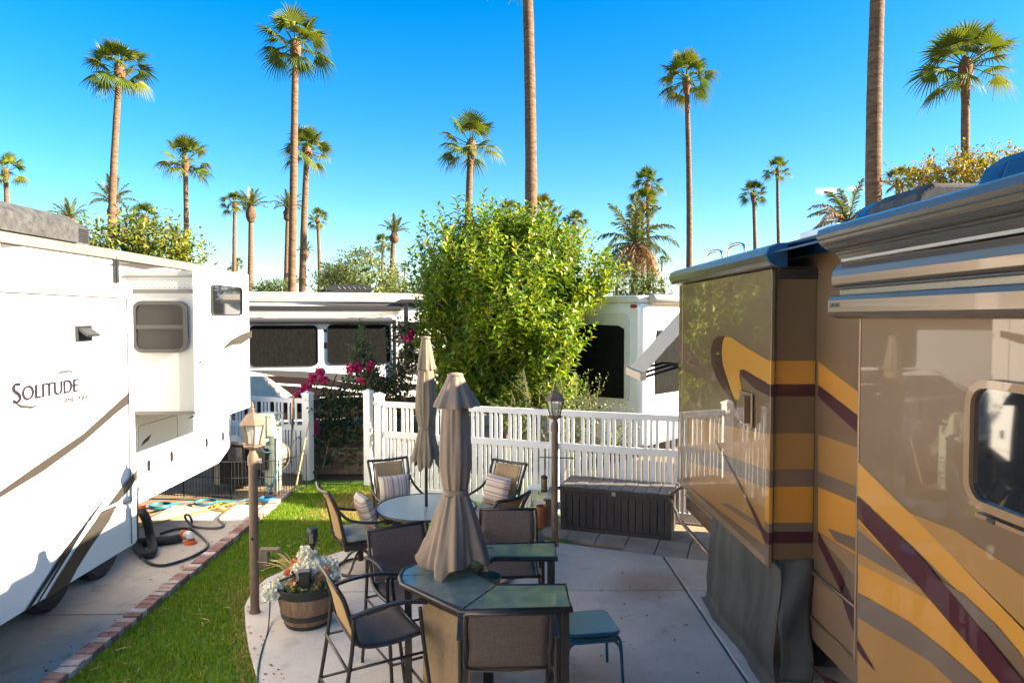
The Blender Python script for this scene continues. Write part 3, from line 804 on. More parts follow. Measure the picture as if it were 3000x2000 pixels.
D(fa, [(268, 810), (276, 810), (440, 1108), (525, 1275), (549, 1318), (549, 1385), (515, 1300), (430, 1110)], R9, XA_, 'maroon', 3)
D(fa, [(325, 250), (360, 256), (420, 298), (562, 383), (562, 507), (430, 434), (408, 430), (401, 462), (412, 520), (422, 585), (378, 592), (362, 560), (340, 490), (312, 405), (305, 330), (312, 272)], R9, XA_, 'gold', 2)
D(fa, [(325, 250), (285, 246), (260, 272), (247, 330), (252, 400), (275, 470), (310, 530), (360, 590), (425, 725), (374, 592), (346, 530), (325, 460), (309, 385), (305, 315), (313, 268)], R9, XA_, 'maroon', 3)
D(fa, [(404, 432), (425, 427), (562, 508), (562, 573), (485, 532), (410, 456)], R9, XA_, 'maroon', 4)
for ya, yb, m in ((380, 507, 'gold'), (507, 573, 'maroon'), (773, 968, 'gold2'), (968, 1060, 'umber'), (1060, 1255, 'gold'), (1255, 1303, 'umber'), (1303, 1365, 'maroon')):
    za, zb_ = onY(R9(690, ya), YA0).z, onY(R9(690, yb), YA0).z
    fa.bx(XA+.04, XW-.004, YA0-.003, YA0+.002, zb_, za, m)
    fa.bx(XA-.009, XA+.021, YA0-.033, YA0+.053, zb_, za, m)
fa.build('slide_out', mh, MO, bevel=.004)
hd = MB()
p = onX(R9(445, 640), XA)
hd.box((XA-.016, p.y, p.z), (.016, .30, .29), 'tan2'); hd.prism([(XA-.025, p.y-.11, p.z-.11), (XA-.025, p.y+.12, p.z-.09), (XA-.025, p.y-.0, p.z+.12), (XA-.025, p.y-.11, p.z+.12)], (-.05, 0, 0), 'tan')
hd.build('vent_hood', mh, MO, bevel=.006)
# slide topper: metal roll and cloth tinted by reflected sky
tp = MB()
roll = [(2.03, 3.40), (2.0, 3.43), (1.98, 3.48), (2.0, 3.535), (2.06, 3.565), (2.14, 3.57), (2.14, 3.38)]
tp.prism([(x+.02, YA0-.12, z) for x, z in roll], (0, YA1-YA0+.24, 0), 'awnblue')
tp.prism([(x+.02, YA0-.155, z) for x, z in roll], (0, .034, 0), 'topper')
tp.prism([(2.17, YA0+.0, 3.555), (2.17, YA0+.0, 3.568), (2.64, YA0, 3.66), (2.64, YA0, 3.645)], (0, YA1-YA0+.05, 0), 'topper')
tp.prism([(2.06, YNE+.1, 3.49), (2.06, YNE+.1, 3.505), (2.64, YNE+.1, 3.64), (2.64, YNE+.1, 3.62)], (0, YA0-YNE-.12, 0), 'topper')
tp.build('slide_topper', mh, MO)
sh = MB(); sh.bx(XA+.05, XW-.003, YA0-.02, YA0-.004, 3.30, 3.375, 'blackplastic')
sh.bx(XA+.06, XW-.003, YA0+.0, YA1, 3.382, 3.40, 'blackplastic')
sh.build('slide_seal', mh, MO)
# near slide
ns = MB()
ns.bx(XN, XW-.002, -2.5, YNE-.02, 1.15, 3.30, 'tan')
ns.bx(XN-.004, XN+.02, YNE-.018, YNE, 1.15, 3.30, 'tan2')
N_ = [([(1206, 300), (1500, 590), (1760, 855), (2400, 1490), (2400, 1740), (2156, 1420), (1870, 1130), (1600, 860), (1420, 690), (1206, 490)], 'gold', 1),
      ([(1500, 590), (1760, 690), (2156, 955), (2400, 1110), (2400, 1490), (2156, 1262), (1760, 855)], 'gold2', 1),
      ([(1206, 490), (1420, 690), (1600, 860), (1530, 800), (1206, 500)], 'gold2', 2),
      ([(1206, 495), (1530, 795), (1800, 1110), (2156, 1545), (2400, 1840), (2400, 2000), (2030, 1568), (1560, 1010), (1206, 615)], 'maroon', 4),
      ([(1600, 930), (1815, 1055), (2010, 1240), (2160, 1420), (1880, 1232), (1700, 1080)], 'umber', 3),
      ([(1206, 625), (1560, 1012), (2030, 1568), (2200, 1775), (1206, 1775)], 'gold', 1),
      ([(1206, 640), (1560, 1018), (1620, 1090), (1206, 880)], 'gold2', 2),
      ([(1206, 685), (1420, 870), (1570, 1020), (1206, 818)], 'umber', 3),
      ([(1206, 1045), (1500, 1215), (1700, 1370), (1960, 1600), (1960, 1775), (1900, 1700), (1620, 1440), (1206, 1190)], 'umber', 3),
      ([(1206, 1190), (1620, 1440), (1900, 1700), (1206, 1775)], 'gold2', 2)]
for p, m, k in N_: D(ns, p, R7, XN, m, k)
D(ns, [(1206, 1320), (1312, 1500), (1240, 1420), (1206, 1370)], R7, XN, 'maroon', 5)
ns.build('slide_out', mh, MO, bevel=.003)
pa = onX((2856, 1104), XN)
window(mh, MO, (XN-.012, pa.y-.62, 2.505), 1.24, .51, (0, 1, 0), (-1, 0, 0), r=.11, fw=.034, frame='tan2')
sl2 = MB(); sl2.bx(XN-.05, XN-.012, pa.y-1.0, pa.y-.09, 2.222, 2.238, 'tan2')
for k in range(3): sl2.bx(XN-.056, XN-.05, pa.y-.2-k*.2, pa.y-.16-k*.2, 2.222, 2.236, 'blackplastic')
sl2.build('window_sill', mh, MO)
# awnings stacked on the near slide (three metal housings)
def housing(name, prof, y1, m, y0=-2.5):
    h = MB(); h.prism([(x, y0, z) for x, z in prof], (0, y1-y0, 0), m)
    return h
h = housing('a', [(1.94, 3.335), (1.915, 3.372), (1.86, 3.392), (1.82, 3.425), (1.80, 3.465), (1.815, 3.50), (1.86, 3.52), (2.40, 3.56), (2.40, 3.335)], 3.93, 'awnblue')
h.bx(1.935, 1.955, -2.5, 3.90, 3.318, 3.334, 'lightgrey2')
for k, (x, z) in enumerate(((1.925, 3.356), (1.885, 3.380), (1.838, 3.406), (1.808, 3.440))):
    h.bx(x-.006, x+.004, -2.5, 3.928, z-.002, z+.002, 'blackplastic')
h.build('awning_housing', mh, MO)
h = housing('b', [(1.895, 3.165), (1.81, 3.165), (1.795, 3.18), (1.792, 3.22), (1.80, 3.255), (1.83, 3.285), (1.895, 3.30)], 3.72, 'awning')
h.bx(1.83, 1.895, -2.5, 3.70, 3.118, 3.163, 'awnblue'); h.bx(1.80, 1.83, -2.5, 3.72, 3.150, 3.163, 'blackplastic')
h.build('awning_housing', mh, MO, bevel=.003)
h = housing('c', [(1.895, 3.0), (1.80, 2.995), (1.76, 3.01), (1.745, 3.03), (1.745, 3.09), (1.755, 3.112), (1.775, 3.118), (1.895, 3.118)], 3.655, 'awning')
put_text(h, 'GIRARD', .032, 'blackplastic', (1.7445, 3.635, 3.055), (R(90), 0, R(-90)), 1.0, .001)
h.build('awning_housing', mh, MO, bevel=.004)
# end awning, half open, beyond the far slide
aw = MB()
A = [Vector((2.45, 8.18, 3.17)), Vector((2.45, 9.1, 3.17)), Vector((1.69, 9.1, 2.32)), Vector((1.69, 8.18, 2.32))]
n_ = (A[1]-A[0]).cross(A[2]-A[1]).normalized()
aw.prism(A, n_*.008, 'beigecloth')
aw.bar((1.68, 8.16, 2.29), (1.68, 9.13, 2.29), .07, .09, 'beigecloth')
aw.build('awning', mh, MO)
for yq in (8.22, 8.6, 9.0):
    ar = MB(); ar.bar((1.70, yq, 2.28), (2.12, yq+.06, 2.40), .025, .03, 'blackplastic'); ar.bar((2.12, yq+.06, 2.40), (2.455, yq, 2.38), .025, .03, 'blackplastic')
    ar.build('awning_arm', mh, MO)
# vinyl skirt under the far slide
def cur(u, v):
    y = 7.15-u*1.82
    fold = .010*math.sin(u*9+2.5*v)+.004*math.sin(u*23+1-3*v)+.002*math.sin(u*47+5*v)
    x = 2.20-.03*(math.exp(-((v-.8)/.16)**2))+fold*(.35+.65*v)-.03*v*v+.012*math.sin(v*9+u*6)
    z = 1.085-1.06*v
    if v > .95: x -= .07*(v-.95)/.05; z = .03+.006*math.sin(u*13)
    sag = -.03*math.sin(u*math.pi*2)*(1-v)*.3
    return (x, y, z+sag)
cu = MB(); cu.grid(cur, 90, 30, 'curtain')
cu.grid(lambda u, v: (2.20+u*.26+.012*math.sin(v*9), 5.335+.02*math.sin(v*7+u*5), 1.085-1.0*v), 8, 20, 'curtain')
cu.build('skirt', mh, MO, smooth=True, solid=.004)
rl = MB(); rl.tube([(2.22, 9.05, .60), (2.18, 8.3, .50), (2.2, 7.2, .47)], .022, 'tan2', 10)
rl.tube([(2.46, 9.0, .78), (2.24, 9.05, .66), (2.22, 9.05, .60)], .022, 'tan2', 10)
rl.build('side_rail', mh, MO, smooth=True)
vb = MB(); p = onX((2030, 1511), XW); vb.box((XW-.006, p.y, .80), (.012, .12, .10), 'greystripe'); vb.build('side_vent', mh, MO)
for yq in (8.75,):
    wb = MB(); wb.lathe([(.25, -.12), (.44, -.13), (.49, -.1), (.50, 0), (.49, .1), (.44, .13), (.25, .12)], 'rubber', 36)
    wb.v = [(2.75+z, yq-2.9+x, .50+y) for x, y, z in wb.v]; wb.build('wheel', mh, MO, smooth=True, auto=40)
# roof gear
rp = MB()
def pod(y0, y1, xc, z1, m1, m2):
    q = MB()
    pr = [(-.34, 0), (-.34, .12), (-.28, .27), (-.18, .34), (.18, .34), (.28, .27), (.34, .12), (.34, 0)]
    q.prism([(xc+x, y0, z1+z) for x, z in pr], (0, y1-y0, 0), m1)
    q.prism([(xc+x*.97, y1, z1+z*.97) for x, z in pr], (0, .20, 0), m2)
    return q
a = onX((2610, 600), 2.95)
pod(4.50, 5.12, 3.02, 3.55, 'acgrey', 'topper').build('air_conditioner', mh, MO, bevel=.03, seg=3)
pod(2.2, 3.72, 3.02, 3.58, 'topper', 'topper').build('air_conditioner', mh, MO, bevel=.03, seg=3)
vb = MB(); vb.bx(2.72, 3.2, 5.6, 6.3, 3.59, 3.78, 'white'); vb.build('roof_vent', mh, MO, bevel=.03)
vb = MB(); vb.bx(2.72, 3.1, 6.9, 7.3, 3.59, 3.73, 'white'); vb.build('roof_vent', mh, MO, bevel=.03)
for yq in (8.7, 7.9):
    ld = MB(); ld.tube(smoothpts([(2.62, yq+.1, 3.55), (2.62, yq+.08, 3.78), (2.66, yq+.02, 3.84), (2.74, yq-.05, 3.84), (2.76, yq-.1, 3.78), (2.76, yq-.1, 3.55)], 5), .018, 'chrome', 8)
    ld.build('ladder_rail', mh, MO, smooth=True)

# ================================================================== RVs BEHIND
def local(o, u):
    """frame at o with wall axis u (unit, horizontal); n points out of the wall to the right-hand side of u"""
    u = Vector((u[0], u[1], 0)).normalized(); n = Vector((u.y, -u.x, 0))
    return lambda a, z, d=0: Vector((o[0], o[1], 0))+u*a+n*d+Vector((0, 0, z))
RO = (-6.1, 16.5, 0)
rv = thing('parked_motorhome', 'white motorhome with two large black windows behind the bougainvillea', 'motorhome', RO)
L = local(RO, (1, .30))
def lbox(mb, L, a0, a1, z0, z1, d0, d1, m):
    vs = [L(a, z, d) for z in (z0, z1) for a, d in ((a0, d0), (a1, d0), (a1, d1), (a0, d1))]
    mb.add(vs, [(0, 1, 2, 3), (7, 6, 5, 4), (4, 5, 1, 0), (5, 6, 2, 1), (6, 7, 3, 2), (7, 4, 0, 3)], m)
def swoosh(mb, L, pts, m, d): mb.poly([L(a, z, d) for a, z in pts], m)
mb = MB()
lbox(mb, L, -4.5, 6.2, .45, 3.40, -2.5, 0, 'white')
lbox(mb, L, -4.5, 6.22, 3.402, 3.62, -2.5, .05, 'roofcream')
lbox(mb, L, -3.2, 3.48, 1.05, 3.02, .002, .35, 'white')
D2 = .354
_L0 = L
L = lambda a, z, d=0: _L0(a*.87, z, d)
swoosh(mb, L, [(-.2, 1.78), (1.2, 1.72), (3.98, 1.50), (3.98, 1.25), (2.4, 1.45), (1.0, 1.55)], 'lightgrey', D2)
swoosh(mb, L, [(-.8, 1.60), (.5, 1.62), (2.0, 1.50), (3.98, 1.18), (3.98, 1.10), (1.8, 1.36), (.4, 1.47)], 'brownstripe', D2+.004)
swoosh(mb, L, [(-.8, 1.36), (.6, 1.40), (2.2, 1.26), (3.3, 1.07), (-.8, 1.07)], 'brownstripe', D2+.002)
swoosh(mb, L, [(1.95, 2.72), (2.25, 2.72), (2.25, 2.60), (1.95, 2.66)], 'darkstripe', D2)
swoosh(mb, L, [(1.95, 2.40), (2.25, 2.38), (2.25, 2.22), (1.95, 2.25)], 'lightgrey', D2)
L = _L0
for z in (2.9, 2.5, 2.1, 1.7, 1.3):
    swoosh(mb, L, [(3.55, z), (6.2, z-.05), (6.2, z-.2), (3.55, z-.16)], 'greystripe' if z in (2.9, 2.1, 1.3) else 'lightgrey', .006)
swoosh(mb, L, [(-4.4, .50), (6.1, .50), (6.1, .95), (-4.4, .98)], 'brownstripe', .006)
swoosh(mb, L, [(.9, 3.34), (2.6, 3.39), (4.4, 3.36), (4.4, 3.26), (2.2, 3.28)], 'lightgrey', .006)
mb.build('body', rv, RO)
u_ = (L(1, 0)-L(0, 0)); n_ = (L(0, 0, 1)-L(0, 0))
window(rv, RO, L(.79, 2.325, .356), 1.555, .98, u_, n_, r=.12, fw=.012, frame='blackplastic', pane='shade', bars=())
window(rv, RO, L(2.54, 2.345, .356), 1.52, .98, u_, n_, r=.12, fw=.012, frame='blackplastic', pane='shade')
am = MB()
am.tube([L(-3.2, 2.93, .42), L(3.35, 2.93, .42)], .07, 'lightgrey', 12); am.tube([L(-3.2, 2.90, .46), L(3.35, 2.90, .46)], .05, 'frame', 10)
am.tube([L(-3.2, 3.22, .10), L(3.6, 3.22, .10)], .07, 'frame', 12)
am.bar(L(3.40, 2.95, .42), L(3.40, 1.3, .40), .09, .06, 'blackplastic'); am.bar(L(3.74, 3.42, .12), L(3.74, 1.65, .10), .11, .07, 'blackplastic')
am.bar(L(3.6, 3.42, .12), L(6.2, 3.42, .12), .11, .09, 'blackplastic')
am.build('awning_arm', rv, RO)
am = MB(); pts = [L(-1+a*.46, 3.17-.22*math.sin(math.pi*a/10), .46) for a in range(11)]
am.tube(pts, .008, 'yellow', 6); am.tube([p-Vector((0, 0, .03)) for p in pts], .006, 'blackplastic', 6); am.build('cable', rv, RO)
ac = MB()
for a0, a1, z0, z1 in ((1.80, 3.02, 3.625, 3.70), (1.83, 3.0, 3.70, 3.86)):
    ac.prism([L(a0, z0, -.7), L(a1, z0, -.7), L(a1, (z0+z1)/2, -.7), L(a1-.22, z1, -.7), L(a0+.18, z1, -.7), L(a0, (z0+z1)/2, -.7)], n_*-.8, 'blackplastic')
for k in range(6): ac.bar(L(2.1+k*.13, 3.80, -.692), L(2.16+k*.13, 3.74, -.692), .012, .02, 'greyplastic')
ac.build('air_conditioner', rv, RO, bevel=.03)
# white class-A behind the citrus tree
WO = (2.68, 13.0, 0)
wr = thing('parked_motorhome', 'cream white motorhome with a black windshield cover beside the citrus tree', 'motorhome', WO)
LF = local(WO, (-.72, .70)); LS = local(WO, (.70, .72))
mb = MB()
Wd = 2.45
base = [(0.0, 0.0), (.0, .0)]
cn = [LF(.10, 0), LF(Wd, 0), LF(Wd, 0)+(LS(8, 0)-LS(0, 0)), LS(8, 0), LS(.10, 0), ]
mb.prism([p+Vector((0, 0, .5)) for p in cn], (0, 0, 2.78), 'white')
cap = [LF(.16, 0), LF(Wd-.05, 0), LF(Wd-.05, 0)+(LS(8, 0)-LS(0, 0)), LS(8, 0), LS(.16, 0)]
mb.prism([p*1.0+Vector((0, 0, 3.28)) for p in cap], (0, 0, .15), 'offwhite')
mb.build('body', wr, WO, bevel=.09, seg=4)
f0 = LF(0, 0)
nF = LF(0, 0, 1)-LF(0, 0); nF = nF if nF.dot(Vector((-1, -1, 0))) > 0 else -nF
nS = LS(0, 0, 1)-LS(0, 0); nS = nS if nS.dot(Vector((1, -1, 0))) > 0 else -nS
sg = 1 if (LF(0, 0, 1)-LF(0, 0)).dot(nF) > 0 else -1
LFo = lambda a, z, d: LF(a, z)+nF*d
LSo = lambda a, z, d: LS(a, z)+nS*d
fr = MB(); 
o_ = [LFo(1.2+q[0], 2.2+q[1], .003) for q in rrect(1.78, 1.78, .18)]
fr.prism(o_, nF*.03, 'offwhite'); fr.build('windshield_surround', wr, WO)
cv = MB()
cv.poly([LFo(a, z, .045) for a, z in ((.42, 1.42), (2.0, 1.38), (2.0, 2.82), (1.2, 2.86), (.55, 2.84), (.42, 2.78))], 'shade')
cv.build('windshield_cover', wr, WO, solid=.01)
em = MB()
for a in (.22,): em.prism([LFo(a+q[0], 3.22+q[1], .004) for q in rrect(.13, .07, .02)], nF*.03, 'red')
em.build('marker_light', wr, WO)
wv = MB(); wv.prism([LSo(a, z, .004) for a, z in ((.42, 1.5), (1.9, 1.5), (1.9, 2.75), (.46, 2.75), (.40, 2.3))], nS*.02, 'shade'); wv.build('window', wr, WO)
am = MB(); am.tube([LSo(.15, 3.36, .09), LSo(7.5, 3.36, .09)], .10, 'roofcream', 14); am.build('awning_roll', wr, WO, smooth=True)

# ================================================================== FENCES
FA, FB = Vector((-2.08, 11.42, 0)), Vector((3.10, 9.475, 0))
fu = (FB-FA).normalized(); fn = Vector((-fu.y, fu.x, 0))
frot = math.atan2(fu.y, fu.x)
FO = tuple(FA)
fence = thing('picket_fence', 'long white vinyl semi privacy fence standing behind the deck box and patio chairs', 'fence', FO)
def post(mb, c, z1, w_=.127):
    mb.box((c.x, c.y, z1/2), (w_, w_, z1), 'vinyl', rz=frot)
    hw = w_/2+.012
    vs = [Vector((x, y, 0)) for x, y in ((-hw, -hw), (hw, -hw), (hw, hw), (-hw, hw))]
    mt_ = Matrix.Rotation(frot, 3, 'Z')
    vs = [mt_ @ v+c for v in vs]
    z0 = z1+.001
    mb.add([v+Vector((0, 0, z0)) for v in vs]+[v+Vector((0, 0, z0+.03)) for v in vs]+[c+Vector((0, 0, z0+.075))],
           [(3, 2, 1, 0), (0, 1, 5, 4), (1, 2, 6, 5), (2, 3, 7, 6), (3, 0, 4, 7), (4, 5, 8), (5, 6, 8), (6, 7, 8), (7, 4, 8)], 'vinyl')
def panel(a, b_, zt, mats='vinyl'):
    mb = MB(); d = (b_-a); Ln = d.length; d.normalize()
    zm = zt-.50
    for z0, z1 in ((zt-.09, zt), (zm-.10, zm), (.08, .20)):
        mb.box(((a+b_)/2+Vector((0, 0, (z0+z1)/2))), (Ln-.004, .045, z1-z0), 'vinyl', rz=frot)
    t = .03
    seq = [(.074, .030), (.036, .030), (.036, .030), (.074, .030)]
    k = 0
    while t < Ln-.06:
        w_, gp = seq[k % 4]; k += 1
        if t+w_ > Ln-.01: break
        c = a+d*(t+w_/2)
        mb.box((c.x, c.y, (.20+zm-.10)/2), (w_, .020, zm-.10-.20), 'vinyl', rz=frot); t += w_+gp
    t = .04; k = 0
    while t < Ln-.06:
        w_ = (.045, .045, .045)[k % 3]
        c = a+d*(t+w_/2)
        mb.box((c.x, c.y, (zm+zt-.09)/2), (w_, .020, zt-.09-zm), 'vinyl', rz=frot); t += (.082, .082, .15)[k % 3]; k += 1
    return mb
marks = [0.0, 3.05, (FB-FA).length]
for i, t in enumerate(marks[:2]):
    pm = MB(); post(pm, FA+fu*t, 1.68); po = pm.build('post', fence, FO, bevel=.004)
    cm_ = MB(); c = FA+fu*t-fn*.07
    vs = []
    for kk in range(9):
        a = math.pi*kk/8; vs.append(c+fu*(.055*math.cos(a))+Vector((0, 0, 1.60-.06*math.sin(a))))
    cm_.prism(vs, -fn*.05, 'clear'); cm_.build('post_light', po, FO)
for a, b_ in zip(marks[:-1], marks[1:]):
    panel(FA+fu*(a+.065), FA+fu*(b_-.065), 1.60).build('slat_panel', fence, FO)
gp = thing('gate_post', 'lone white vinyl post standing just left of the long fence', 'post', (-2.42, 12.2, 0))
pm = MB(); post(pm, Vector((-2.42, 12.2, 0)), 1.66); pm.build('post', gp, (-2.42, 12.2, 0), bevel=.004)
GA, GB = Vector((-6.4, 13.75, 0)), Vector((-3.62, 12.62, 0))
fence2 = thing('picket_fence', 'short white fence section behind the trailer and green utility pedestal', 'fence', tuple(GB))
pm = MB(); post(pm, GB, 1.58, .15); pm.build('post', fence2, tuple(GB), bevel=.004)
panel(GA, GB-fu*.08, 1.50).build('slat_panel', fence2, tuple(GB))
# low block wall behind the gap
bw = MB(); bw.box((-3.0, 13.15, .26), (2.2, .25, .52), 'blocks', rz=R(-3))
tag(bw.build('block_wall', origin=None, bevel=.01), 'low dark brown block wall under the bougainvillea', 'wall')

# ================================================================== PLANTS
def leafpoly(V, F, p, d, n, L, W, fold=.18):
    """one folded leaf: base p, along d, facing n"""
    s = d.cross(n); s.normalize(); n = s.cross(d)
    b = len(V); m = p+d*(L*.5)
    V += [tuple(p), tuple(m+s*W*.5+n*W*fold), tuple(p+d*L-n*L*.08), tuple(m-s*W*.5+n*W*fold), tuple(m)]
    F += [(b, b+1, b+4), (b+1, b+2, b+4), (b+2, b+3, b+4), (b+3, b, b+4)]
def rvec():
    while True:
        v = Vector((random.uniform(-1, 1), random.uniform(-1, 1), random.uniform(-1, 1)))
        if .05 < v.length < 1: return v.normalized()
def shoot(V, F, p, d, length, step, L, W, bend=.25, wood=None):
    t = 0; k = random.random()*6; p = Vector(p); d = Vector(d)
    st = p.copy()
    while t < length:
        d = (d+rvec()*bend*.25+Vector((0, 0, .02))).normalized()
        p = p+d*step; t += step; k += 2.4
        a = Vector((0, 0, 1)) if abs(d.z) < .9 else Vector((1, 0, 0))
        u = d.cross(a).normalized(); q = d.cross(u)
        o = u*math.cos(k)+q*math.sin(k)
        ld = (o*.9+d*.55+rvec()*.25).normalized()
        leafpoly(V, F, p, ld, (d*.8+Vector((0, 0, .6))+rvec()*.3).normalized(), L*random.uniform(.5, 1.2), W*random.uniform(.6, 1.15))
    if wood is not None: wood.tube([st, st.lerp(p, .5), p], [.008, .006, .003], 'bark', 4, cap=False)
def mesh_leaf(V, F, mname):
    mb = MB(); mb.v = V; mb.f = F; mb.m = [0]*len(F); mb.mats = [mname]; return mb
def crown_tree(name, label, base, env, nshoot, L, W, slen, mleaf, group=None, cat='tree', up=.6, step=.05, inner=0, inner_m='citrusin', wood=True, spires=(), stems=5, zmin=0):
    """env: list of (z, radius); shoots grow through the shell of the envelope"""
    t = thing(name, label, cat, base, 0, group)
    V = []; F = []; wd = MB()
    zs = [e[0] for e in env]; rs = [e[1] for e in env]
    area = []
    for i in range(nshoot):
        while True:
            z = random.uniform(zs[0], zs[-1]); r = np.interp(z, zs, rs)
            if random.random() < (r/max(rs))**.8: break
        a = random.uniform(0, 2*math.pi); hi_ = z > zs[0]+.72*(zs[-1]-zs[0]); rr = r*random.uniform(.1 if hi_ else .70, .98)**.6*(1+.20*math.sin(3*a+2*z)+.15*math.sin(5*a-3*z))
        p = Vector((rr*math.cos(a), rr*math.sin(a), z))
        d = Vector((math.cos(a)*(1-up), math.sin(a)*(1-up), up))+rvec()*.45
        shoot(V, F, p-d.normalized()*slen*.5, d.normalized(), slen*random.uniform(.6, 1.2), step, L, W, wood=wd if wood and i % 3 == 0 else None)
    for (x, y, z, dx, dy, ln) in spires:
        shoot(V, F, (x, y, z), Vector((dx, dy, 1)).normalized(), ln, step*.8, L, W, .12, wd if wood else None)
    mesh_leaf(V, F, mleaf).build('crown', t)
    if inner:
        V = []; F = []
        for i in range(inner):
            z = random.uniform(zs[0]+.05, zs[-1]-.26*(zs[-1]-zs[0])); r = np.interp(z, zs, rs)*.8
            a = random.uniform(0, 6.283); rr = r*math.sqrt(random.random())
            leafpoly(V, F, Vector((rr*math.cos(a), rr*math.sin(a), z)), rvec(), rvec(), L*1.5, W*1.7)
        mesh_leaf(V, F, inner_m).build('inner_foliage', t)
    rmax = max(rs)
    for k in range(stems):
        a = k*2.4; zt = zs[0]+(zs[-1]-zs[0])*.55
        wd.tube(smoothpts([(.06*math.cos(a), .06*math.sin(a), -.03), (.15*math.cos(a), .15*math.sin(a), zt*.4), (rmax*.55*math.cos(a), rmax*.55*math.sin(a), zt)], 4), [.06*(1-.08*i) for i in range(9)], 'bark', 6)
    if wd.v: wd.build('trunk', t)
    return t
sp = []
for px, py in ((1215, 660), (1238, 640), (1290, 620), (1335, 590), (1368, 590), (1412, 560), (1445, 570), (1480, 640), (1540, 600), (1610, 610), (1640, 620), (1660, 660), (1740, 700), (1780, 780), (1200, 720), (1225, 690), (1262, 650), (1320, 640), (1385, 600), (1425, 600), (1455, 600), (1510, 640), (1570, 640), (1700, 690), (1765, 745), (1185, 760), (1800, 760)):
    q = onY((px, py), 13.1)
    sp.append((q.x-.05-(q.x-.05)*.14, random.uniform(-.7, .2), q.z-.95, (q.x-.1)*.14, 0, random.uniform(.8, 1.05)))
crown_tree('citrus_tree', 'large bushy citrus tree with upright leafy shoots behind the white fence', (.05, 13.2, 0),
           [(1.25, 1.0), (1.8, 1.18), (2.4, 1.38), (3.2, 1.6), (3.8, 1.68), (4.15, 1.6), (4.45, 1.3), (4.65, .85), (4.8, .4)], 1900, .160, .084, .66, 'citrus',
           inner=5000, spires=sp, up=.62, step=.040)
# pale creeper along the fence foot of the citrus
crown_tree('creeper_shrub', 'pale small leaved creeper climbing behind the fence below the citrus tree', (.95, 11.6, 0),
           [(.5, .8), (1.1, 1.0), (1.6, .95), (1.95, .6)], 260, .06, .035, .5, 'palegr', cat='shrub', inner=500, inner_m='darkleaf', step=.035, stems=3)
V = []; F = []
# bougainvillea: dark mass with magenta sprays
bo = thing('bougainvillea', 'dark green bougainvillea with magenta flowers spilling over the block wall', 'shrub', (-2.9, 13.6, 0))
V = []; F = []
def around(px, py, Y, r): 
    q = onY((px, py), Y); return q+rvec()*r*random.random()
cl = [(930, 1210, 60), (980, 1180, 70), (1040, 1200, 80), (1000, 1260, 80), (940, 1290, 70), (1050, 1280, 70), (1100, 1180, 60), (1130, 1140, 60), (1080, 1120, 50), (1160, 1200, 50), (1180, 1120, 45), (1020, 1330, 60), (960, 1340, 60), (1090, 1330, 50), (1200, 1050, 45), (1195, 980, 35)]
for px, py, r in cl:
    for k in range(60):
        q = onY((px, py), 13.4+random.uniform(-.5, .6))+rvec()*(r/2000*13.4)*random.random()-Vector((-2.9, 13.6, 0))
        shoot(V, F, q, (rvec()+Vector((0, -.2, .3))).normalized(), .35, .04, .09, .06, .5)
mesh_leaf(V, F, 'darkleaf').build('foliage', bo)
for px, py, r in ((935, 1090, 14), (945, 1112, 14), (915, 1110, 16), (895, 1135, 16), (880, 1155, 16), (1030, 1080, 16), (1052, 1075, 14), (1085, 1072, 14), (1195, 985, 16), (1205, 975, 10), (915, 1240, 18), (925, 1255, 14), (905, 1160, 10), (1060, 1115, 8), (1330, 1095, 6)):
    VM = []; FM = []
    for k in range(90):
        q = onY((px, py), 13.0+random.uniform(-.1, .1))+rvec()*(r/2000*9.0)*random.random()**.7-Vector((-2.9, 13.6, 0))
        leafpoly(VM, FM, q, rvec(), rvec(), .085, .07)
    mesh_leaf(VM, FM, 'magenta').build('flower_spray', bo)
st = MB()
for k in range(9): 
    x = -.9+k*.25; st.tube(smoothpts([(x*.6, .1, -.03), (x*.7, 0, .6), (x+.1, -.2, 1.3), (x+.2+.1*math.sin(k), -.2, 1.9)], 4), .012, 'bark', 5)
st.build('stem', bo)
sx = onY((1062, 1100), 13.2)
crown_tree('conical_shrub', 'light green pointed shrub rising in front of the black motorhome windows', (sx.x, 13.2, 0),
           [(1.55, .30), (1.9, .30), (2.3, .22), (2.6, .14), (2.85, .04)], 150, .06, .035, .25, 'spireleaf', cat='shrub', inner=200, inner_m='darkleaf', step=.03, stems=1)

